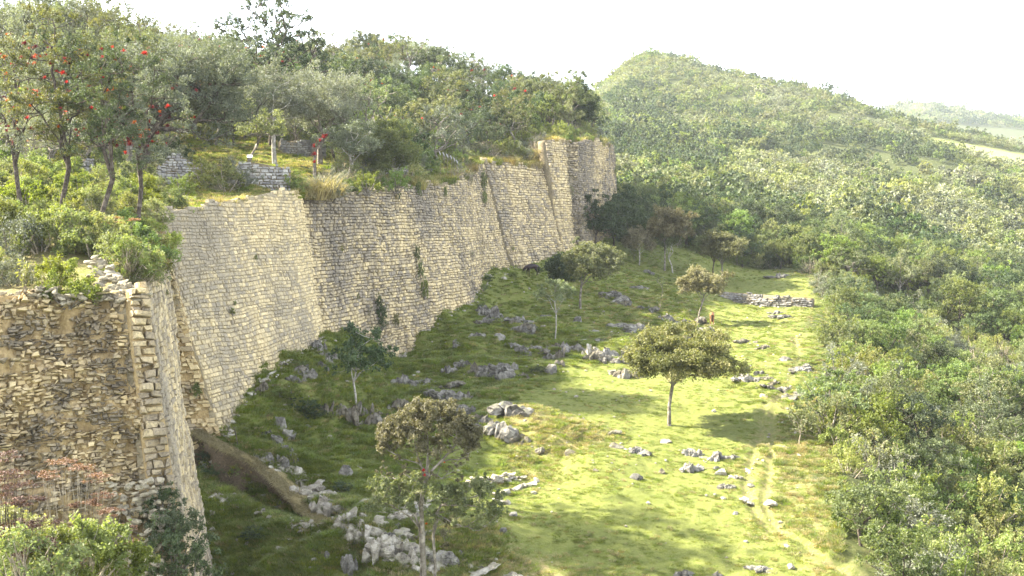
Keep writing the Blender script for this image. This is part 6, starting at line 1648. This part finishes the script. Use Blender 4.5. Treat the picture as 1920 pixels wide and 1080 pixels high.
def rock_mesh_np(seed):
    rng = np.random.default_rng(seed + 800); V = _v1.copy()
    for k in range(8):
        n = unit(rng.normal(0, 1, 3)); tt = rng.uniform(.5, .8); d = V @ n; m = d > tt; V[m] -= ((d[m] - tt))[:, None] * n
    return V
stones_stuff()

# ---- heaps whose stones can be picked out
def heap(label, spots, name='rubble_heap', cat='rubble', mesh=STONE_V, seed=0):
    rng = np.random.default_rng(seed); spots = list(spots)
    c = np.mean([s[:3] for s in spots], axis=0); t = thing(name, label, cat, tuple(c))
    for (x, y, z, s, asp) in spots:
        o = link('stone', mesh[int(rng.integers(len(mesh)))], t, loc=(x - c[0], y - c[1], z - c[2]))
        o.scale = (s * asp, s * rng.uniform(.7, 1), s * rng.uniform(.55, .85)); o.rotation_euler = (rng.normal(0, .25), rng.normal(0, .25), rng.uniform(0, 6.28))
    return t
rh = np.random.default_rng(63)
def along(pts, n, wid, smin, smax, lift=.3):
    out = []
    pts = np.array(pts, float)
    for k in range(n):
        f = rh.uniform(0, len(pts) - 1.001); i = int(f); p = pts[i] + (pts[i + 1] - pts[i]) * (f - i)
        g = on_ground(p[0] + rh.normal(0, wid), p[1] + rh.normal(0, wid * .5)); s = rh.uniform(smin, smax) * rh.choice([.6, 1, 1, 1.3])
        out.append((g[0], g[1], g[2] + s * lift, s, rh.uniform(1, 1.5)))
    return out
heap('chaotic pale rubble running down past the dirt bank to the near tree', along([(480, 862), (550, 895), (620, 945), (690, 985), (750, 1020), (820, 1070)], 290, 15, .10, .27) + along([(620, 985), (690, 1020), (760, 1065)], 50, 10, .12, .30) + along([(640, 945), (740, 965), (800, 945)], 60, 9, .10, .24), seed=1)
heap('stones lodged in the dark soil of the dirt bank', along([(385, 870), (430, 895), (480, 925), (540, 965), (590, 990)], 90, 9, .04, .12), seed=22)
heap('small scree of pale stones beneath the narrow facing and dirt bank', along([(400, 935), (450, 950), (520, 975), (580, 1000)], 90, 10, .06, .15), seed=2)
heap('fallen pale stones along the foot of the pale curving wall', along([(432, 820), (440, 775), (482, 732), (540, 680), (580, 652), (606, 642)], 90, 5, .07, .17), seed=3)
heap('fallen pale stones along the foot of the long grey wall', along([(745, 676), (770, 648), (820, 607), (870, 584), (895, 560), (915, 522), (960, 508)], 90, 4, .08, .2), seed=4)
heap('loose pale stones in the track side turf', along([(1400, 900), (1440, 870), (1480, 800), (1500, 730)], 26, 24, .04, .10), seed=6)
# neat rows of building blocks left on the lawn
def block_row(label, a, b, n, courses, s, seed):
    rng = np.random.default_rng(seed); A, B = on_ground(*a), on_ground(*b); out = []
    for c in range(courses):
        m = n - c * 2
        for k in range(m):
            f = (k + .5 + rng.uniform(-.2, .2)) / n + c * .03; p = A + (B - A) * f; ss = s * rng.uniform(.75, 1.2)
            z = float(low_z(np.array([p[0]]), np.array([p[1]]))[0]) + ss * .35 + c * s * .85
            out.append((p[0], p[1] + rng.normal(0, .12), z, ss, rng.uniform(1.1, 1.6)))
    return heap(label, out, 'stone_block_row', 'blocks', seed=seed)
block_row('long stacked row of cut pale blocks lying on the shaded lawn', (868, 915), (985, 897), 16, 3, .17, 11)
block_row('single line of pale blocks in front of the stacked row', (925, 932), (1010, 906), 11, 1, .20, 12)
block_row('few pale blocks dropped beside the near tree crown', (925, 945), (958, 950), 4, 1, .18, 13)
# crumbling crest of the rubble wall
crest = []
for k in range(190):
    f = rh.random(); px = 165 + 108 * f + rh.normal(0, 3); yy = np.interp(px, [150, 170, 200, 225, 250, 275], [545, 478, 492, 520, 545, 545]); py = rh.uniform(yy, 565)
    q = P(px, py, 45.9 + (565 - py) * .022 + rh.uniform(0, .3)); s = rh.uniform(.08, .19); crest.append((q[0], q[1], q[2], s, rh.uniform(1, 1.6)))
heap('crumbling stepped crest of loose stones on the rubble wall head', crest, seed=15, mesh=STONE_T)
crest = []
for k in range(120):
    px = rh.uniform(-40, 165); q = P(px, 556 + rh.uniform(-12, 8) + 8 * math.sin(px / 17), 44.6 + rh.uniform(0, .8)); s = rh.uniform(.07, .17); crest.append((q[0], q[1], q[2], s, rh.uniform(1, 1.7)))
heap('broken capping stones along the rubble wall head', crest, seed=16, mesh=STONE_T)
crest = []
for k in range(46):
    px = rh.uniform(300, 470); q = zu(px, float(np.interp(px, [300, 370, 450, 520], [67, 71, 77, 82])) + .35); s = rh.uniform(.10, .2); crest.append((q[0] + .15, q[1], q[2] + .12, s, rh.uniform(1, 1.6)))
heap('loose capping stones on the head of the pale curving wall', crest, seed=17, mesh=STONE_T)
foot = []
for k in range(150):
    px = rh.uniform(205, 305); py = rh.uniform(900, 1100); q = P(px, py, 43.4 - (py - 900) * .009 + rh.uniform(-.1, .2)); s = rh.uniform(.09, .19); foot.append((q[0], q[1], q[2], s, rh.uniform(1, 1.6)))
heap('pale stones tumbling from the lower rubble face beside the ivy', foot, seed=18, mesh=STONE_T)

# ------------------------------------------------------------------ dirt bank with a lip of dry grass
lipP = [(366, 826), (390, 842), (425, 862), (465, 884), (505, 912), (545, 945), (580, 965), (610, 980)]
lip = np.array([on_ground(a, b + 14) for a, b in lipP]); lip[:, 2] += np.array([.75, .9, 1.0, 1.0, .9, .65, .4, .1])
lp = catmull(lip, 60)
tgl = unit(np.gradient(lp, axis=0)); nl = np.stack([-tgl[:, 1], tgl[:, 0], 0 * tgl[:, 0]], 1); nl = unit(nl) * np.where((nl[:, 1] > 0)[:, None], -1, 1)
prof = [(-1.6, -.45), (-.9, -.14), (-.4, -.02), (-.05, .02), (.12, -.04), (.16, -.16), (.02, -.42), (.12, -.8), (.45, -1.3), (1.0, -1.9)]
rows = []
for j, (o_, z_) in enumerate(prof):
    s_ = np.minimum(1, np.minimum(np.arange(60), 59 - np.arange(60)) / 6 + .25)
    rows.append(lp + nl * (o_ + .26 * fbm(np.arange(60) / 4.0, np.full(60, j * .5), oct=4, seed=5))[:, None] + np.stack([0 * s_, 0 * s_, z_ * (1 if z_ < 0 else 1) + .15 * fbm(np.arange(60) / 3.0, np.full(60, j * .7), oct=4, seed=9)], 1))
G = np.array(rows); idx = np.arange(G.shape[0] * 60).reshape(G.shape[0], 60)
q = np.stack([idx[:-1, :-1], idx[1:, :-1], idx[1:, 1:], idx[:-1, 1:]], -1).reshape(-1, 4)
bare_a = np.repeat([.1, .1, .1, .2, .5, 1, 1, .95, .8, .6], 60); dry_a = np.repeat([.5, .8, 1, 1, 1, .6, .3, .3, .3, .3], 60)
link('earth_bank', mesh_np('earth_bank', G.reshape(-1, 3), q, 4, MAT_GROUND, True, tint=dict(dry=dry_a, bare=bare_a, wood=dry_a * 0, meadow=dry_a * 0)), kind='structure')
def lip_grass():
    rng = np.random.default_rng(12); n = 14000
    i = rng.integers(0, 59, n); f = rng.random(n)[:, None]; b = lp[i] * (1 - f) + lp[i + 1] * f
    o_ = rng.uniform(-.5, .28, n)[:, None]; b = b + nl[i] * o_ + np.array([0, 0, .02])
    l = rng.uniform(.10, .30, n)[:, None]
    d = unit(nl[i] * rng.uniform(.1, .9, n)[:, None] + rng.normal(0, .35, (n, 3)) + [0, 0, .35])
    m = b + d * l * .5; t = b + d * l + nl[i] * l * .25 - np.array([0, 0, .35]) * l
    s = unit(np.cross(d, rng.normal(0, 1, (n, 3)))) * .011
    V = np.stack([b - s, b + s, m + s, m - s, t + s * .2, t - s * .2], 1).reshape(-1, 3); k = (np.arange(n) * 6)[:, None]
    q = np.concatenate([k + np.array([[0, 1, 2, 3]]), k + np.array([[3, 2, 4, 5]])])
    link('dry_grass', mesh_np('dry_grass', V, q, 4, MAT['straw'], tint=np.repeat(np.clip(rng.normal(.55, .2, n), 0, 1), 6)), kind='stuff', label='fringe of dry golden grass hanging over the dirt bank', cat='grass')
lip_grass()
# stick leaning by the wall
b = on_ground(446, 832)
V, Q_ = tube([(0, 0, -.1), (-.10, 0, .45), (-.22, 0, .95)], [.035, .03, .022], 6)
link('wooden_stake', mesh_np('wooden_stake', V, Q_, 4, MAT['bark_dark'], True), None, 'thing', 'short dark stake leaning in the grass by the foot of the pale wall', 'stake', None, tuple(b))
# information board
b = zu(471, 96); t = thing('information_board', 'small white information board on posts beside the crooked trunk', 'sign', tuple(b))
t_ = NT('board_white'); mb_ = t_.done(t_.principled((.75, .75, .73), .5, .3))
h = P(471, 293, 96)[2] - b[2]
bm = bmesh.new(); bmesh.ops.create_cube(bm, size=1); bmesh.ops.scale(bm, vec=(.46, .05, .30), verts=bm.verts); bmesh.ops.rotate(bm, cent=(0, 0, 0), matrix=Matrix.Rotation(-.7, 3, 'X'), verts=bm.verts)
bmesh.ops.bevel(bm, geom=bm.edges[:], offset=.008, segments=1, affect='EDGES')
me = bpy.data.meshes.new('panel'); bm.to_mesh(me); bm.free(); me.materials.append(mb_); link('panel', me, t, loc=(0, 0, h))
V, Q_ = tube([(0, 0, -.2), (0, 0, .5), (0, 0, h - .02)], [.03, .03, .03], 6); mp = mesh_np('post', V, Q_, 4, MAT['bark_dark'], True)
for dx in (-.17, .17): link('post', mp, t, loc=(dx, .02, 0))
# mossy round rock heap on the plateau at the left
link('boulder', ROCK[2][0], None, 'thing', 'rounded mossy boulder among the dark trunks above the thicket', 'rock', None, tuple(zu(190, 84))).scale = (1.4, 1.0, 1.0)

# ------------------------------------------------------------------ horses
def horse_coat(name, c, c2):
    t = NT(name); n = t.noise(5, 3, .5, t.objc()); col = t.ramp(n, [(.35, c), (.65, c2)]); return t.done(t.principled(col, .55, .35))
def horse(loc, rz, label, coat, hair, s=1.0):
    """grazing horse, forward is +X"""
    t = thing('horse', label, 'horse', tuple(loc), rotz=rz, scale=s)
    J = [(-.62, 0, 1.22), (-.30, 0, 1.20), (.10, 0, 1.17), (.45, 0, 1.22), (.72, 0, 1.16), (.98, 0, .92), (1.18, 0, .62), (1.32, 0, .36), (1.45, 0, .12),   # spine, neck, head
         (-.80, 0, 1.12)]
    R = [.33, .34, .36, .31, .22, .16, .13, .12, .07, .20]
    E = [(0, 1), (1, 2), (2, 3), (3, 4), (4, 5), (5, 6), (6, 7), (7, 8), (0, 9)]
    def leg(root, pts, rad):
        i0 = len(J)
        for k, (p, r) in enumerate(zip(pts, rad)):
            J.append(p); R.append(r); E.append((root if k == 0 else i0 + k - 1, i0 + k))
    for sy, fw in ((1, .0), (-1, .14)):
        leg(3, [(.42, .13 * sy, .92), (.44 + fw, .14 * sy, .60), (.42 + fw, .14 * sy, .32), (.42 + fw, .14 * sy, .12), (.46 + fw, .14 * sy, .02)], [.13, .075, .045, .04, .055])
    for sy, fw in ((1, .0), (-1, -.12)):
        leg(0, [(-.58, .14 * sy, .98), (-.50 + fw, .15 * sy, .78), (-.70 + fw, .15 * sy, .50), (-.66 + fw, .15 * sy, .22), (-.62 + fw, .15 * sy, .02)], [.17, .12, .06, .042, .055])
    me = bpy.data.meshes.new('body'); me.from_pydata(J, E, []); me.update()
    o = link('body', me, t)
    sk = o.modifiers.new('skin', 'SKIN'); sk.use_smooth_shade = True
    for i, sv in enumerate(me.skin_vertices[0].data):
        sv.radius = (R[i] * (.82 if R[i] > .2 else 1), R[i]); sv.use_root = (i == 0)
    sub = o.modifiers.new('sub', 'SUBSURF'); sub.levels = 2; sub.render_levels = 2
    me.materials.append(coat)
    # ears, mane, tail
    for sy in (1, -1):
        V, Q_ = tube([(1.10, .05 * sy, .70), (1.10, .08 * sy, .80), (1.09, .09 * sy, .86)], [.03, .028, .004], 5); link('ear', mesh_np('ear', V, Q_, 4, coat, True), t)
    rng = np.random.default_rng(3); pr = []
    for k in range(26):
        f = k / 25; a = np.array([.50 + .62 * f, 0, 1.42 - .66 * f]); pr.append(tube([a, a + [.02, .10 * (1 if rng.random() < .5 else -1), -.06], a + [.0, .15, -.22]], [.03, .025, .006], 4))
    V, Q_ = join(pr); link('mane', mesh_np('mane', V, Q_, 4, hair, True), t)
    pr = [tube([(-.88, 0, 1.22), (-1.0 + rng.normal(0, .02), rng.normal(0, .04), 1.0), (-1.0 + rng.normal(0, .03), rng.normal(0, .06), .65), (-.98, rng.normal(0, .07), .38)], [.04, .05, .04, .008], 4) for k in range(9)]
    V, Q_ = join(pr); link('tail', mesh_np('tail', V, Q_, 4, hair, True), t)
black, blackh = horse_coat('coat_black', (.012, .008, .009), (.035, .014, .013)), horse_coat('hair_black', (.006, .005, .006), (.012, .01, .01))
brown, brownh = horse_coat('coat_chestnut', (.22, .085, .03), (.36, .17, .07)), horse_coat('hair_dark', (.04, .02, .012), (.08, .04, .02))
b = on_ground(997, 521); horse(b, math.radians(205), 'black horse grazing at the foot of the far cream wall', black, blackh, 1.0)
b = on_ground(1335, 610); horse(b, math.radians(80), 'chestnut horse seen from behind, half hidden by a grey rock', brown, brownh, 1.0)

# ------------------------------------------------------------------ turf
MAT['turf'] = leaf_mat('turf_blades', (0.085, 0.120, 0.020), (0.175, 0.215, 0.038), (0.27, 0.29, 0.07), 0.45)
def turf_src(px, py, matk, n, R, H, label, seed):
    m = grass_mesh('turf_' + matk, seed, n, R, H, .010, matk, .9)
    return link('grass_tuft', m, None, 'thing', label, 'grass', None, tuple(on_ground(px, py)))
srcs = [turf_src(905, 985, 'turf', 60, .55, .10, 'tiny grass tuft in the shaded lawn near the two grey stones', 901), turf_src(560, 905, 'turf', 70, .5, .20, 'small green grass tuft above the white bedrock', 902), turf_src(1040, 815, 'straw', 60, .45, .16, 'small straw coloured tuft on the dry mound', 903), turf_src(1490, 960, 'green' if False else 'yellow', 50, .5, .14, 'small yellow green tuft beside the ruts', 904)]
def turf_points():
    rng = np.random.default_rng(55); n = 165000
    y = 45 * (186 / 45) ** rng.random(n); u = rng.uniform(-.30, .30, n); x = u * y
    z = low_z(x, y); r, dr, w = masks(x, y)
    k = (x > wall_x(y) + 1.0) & (x < edge_x(y) + 1.2) & (np.minimum(dist_poly(x, y, TRACK), dist_poly(x, y, TRACK2)) > .3)
    clump = fbm(x / 1.1, y / 1.1, oct=2, seed=88)
    k &= rng.random(n) < np.clip(.16 + .35 * clump + .55 * r, .05, 1)
    x, y, z, r, dr, clump = x[k], y[k], z[k], r[k], dr[k], clump[k]
    q = rng.random(len(x))
    kid = np.where(q < dr * .75, 2, np.where(q > .88, 3, np.where(r + .2 * clump > .38, 1, 0)))
    sc = rng.uniform(.5, 1.2, len(x)) * (.6 + .9 * r)
    # and the rough grass round the ruins on the plateau
    m = 9000; yp = rng.uniform(66, 128, m); xp = (rng.uniform(300, 900, m) - 960) / F * yp; kp = (xp < wall_x(yp) - .15); xp, yp = xp[kp], yp[kp]; zp = plateau_z(xp, yp)
    kidp = rng.choice([1, 2, 2, 3], len(xp)); scp = rng.uniform(.8, 1.9, len(xp))
    return np.concatenate([np.stack([x, y, z - .01], 1), np.stack([xp, yp, zp - .02], 1)]), np.concatenate([kid, kidp]), np.concatenate([sc, scp]), rng
TV, tk, ts, trng = turf_points()
print('turf', len(TV))
stuff_forest('meadow_grass', TV, srcs, tk, ts, 'short uneven pasture grass over the lawn, the rocky slope and the ruins', 'grass', trng)
# leafy weeds in the rough: low dark clumps
for i, (px, py, s, lb) in enumerate([(545, 752, .55, 'dark weed patch in the grassy gully, upper'), (565, 775, .65, 'dark weed patch in the grassy gully, middle'), (585, 790, .5, 'dark weed patch in the grassy gully, lower'), (525, 748, .4, 'dark weeds beside the wall foot rock'), (640, 925, .35, 'low weeds in the shaded hollow'), (480, 1010, .4, 'round weed clump in the lower grass'), (905, 545, .5, 'weeds at the foot of the wall seam near the far outcrop'), (915, 530, .45, 'weeds against the far cream wall foot'), (900, 580, .3, 'weeds behind the large pale capped outcrop'), (560, 690, .35, 'weeds under the pale wall end'), (595, 660, .35, 'weeds beside the tall rock of the seam foot'), (1010, 700, .4, 'weeds at the edge of the green hollow'), (450, 900, .3, 'green weeds over the dirt bank'), (398, 895, .45, 'green weeds between the narrow facing and the dirt bank'), (385, 870, .35, 'weeds at the top end of the dirt bank'), (960, 520, .4, 'weeds beside the black horse'), (1040, 505, .6, 'dark weeds behind the black horse'), (1010, 512, .4, 'weed clump at the wall foot beyond the black horse'), (1165, 700, .35, 'weeds on the mossy mound beside the umbrella tree')]):
    plant('shrub_dark' if i % 3 else 'shrub_green', on_ground(px, py), lb, cat='plant', scale=(s, s, s * .55), rng=rk)

# ================================================================== PLANT WHAT WAS NOTED
def flush():
    named = {}
    for e in DEFER: named.setdefault(NAME[e[0]], []).append(e)
    have = {}
    for o in COL.objects:
        if o.parent is None and 'category' in o: have[o.name.split('.')[0]] = have.get(o.name.split('.')[0], 0) + 1
    rest = {}
    for nm, es in named.items():
        L_ = np.array([e[1] for e in es]); px, py, dep = proj(L_ + [0, 0, 1.5])
        H = np.array([LIB[e[0]][e[5]][2] * e[4] for e in es])
        score = H / dep * ((px > -20) & (px < 1940) & (py < 1120))
        room = max(10, 292 - have.get(nm, 0)); order = np.argsort(-score)
        for rank, i in enumerate(order):
            key, loc, label, group, sc, v, rz, ros = es[i]
            if rank < room and score[i] > 0:
                t = plant(key, loc, label, group=group, scale=sc, var=v, rotz=rz)
                for (a, b_, c, col, s) in (ros or []):
                    o = link('bromeliad', ROS[col], t, loc=(a, b_, c)); o.scale = (s, s, s); o.rotation_euler = (a * .2, b_ * .2, c)
            else:
                rest.setdefault('trees' if 'tree' in nm else 'shrubs', []).append(es[i])
    for k, es in rest.items():
        keys = sorted({(e[0], e[5]) for e in es if (e[0], e[5]) in _proto}); es = [e for e in es if (e[0], e[5]) in _proto]
        src = [[c for c in _proto[q].children if not c.name.startswith('bromeliad')] for q in keys]
        V = np.array([e[1] for e in es]); kid = np.array([keys.index((e[0], e[5])) for e in es]); sc = np.array([e[4] for e in es])
        stuff_forest('woodland_trees' if k == 'trees' else 'woodland_undergrowth', V, src, kid, sc, ('smaller and farther trees' if k == 'trees' else 'smaller and farther bushes') + ' filling the woods on both sides of the lawn', 'woodland' if k == 'trees' else 'undergrowth', np.random.default_rng(9))
    print({k: len(v) for k, v in named.items()}, {k: len(v) for k, v in rest.items()}, have)
flush()
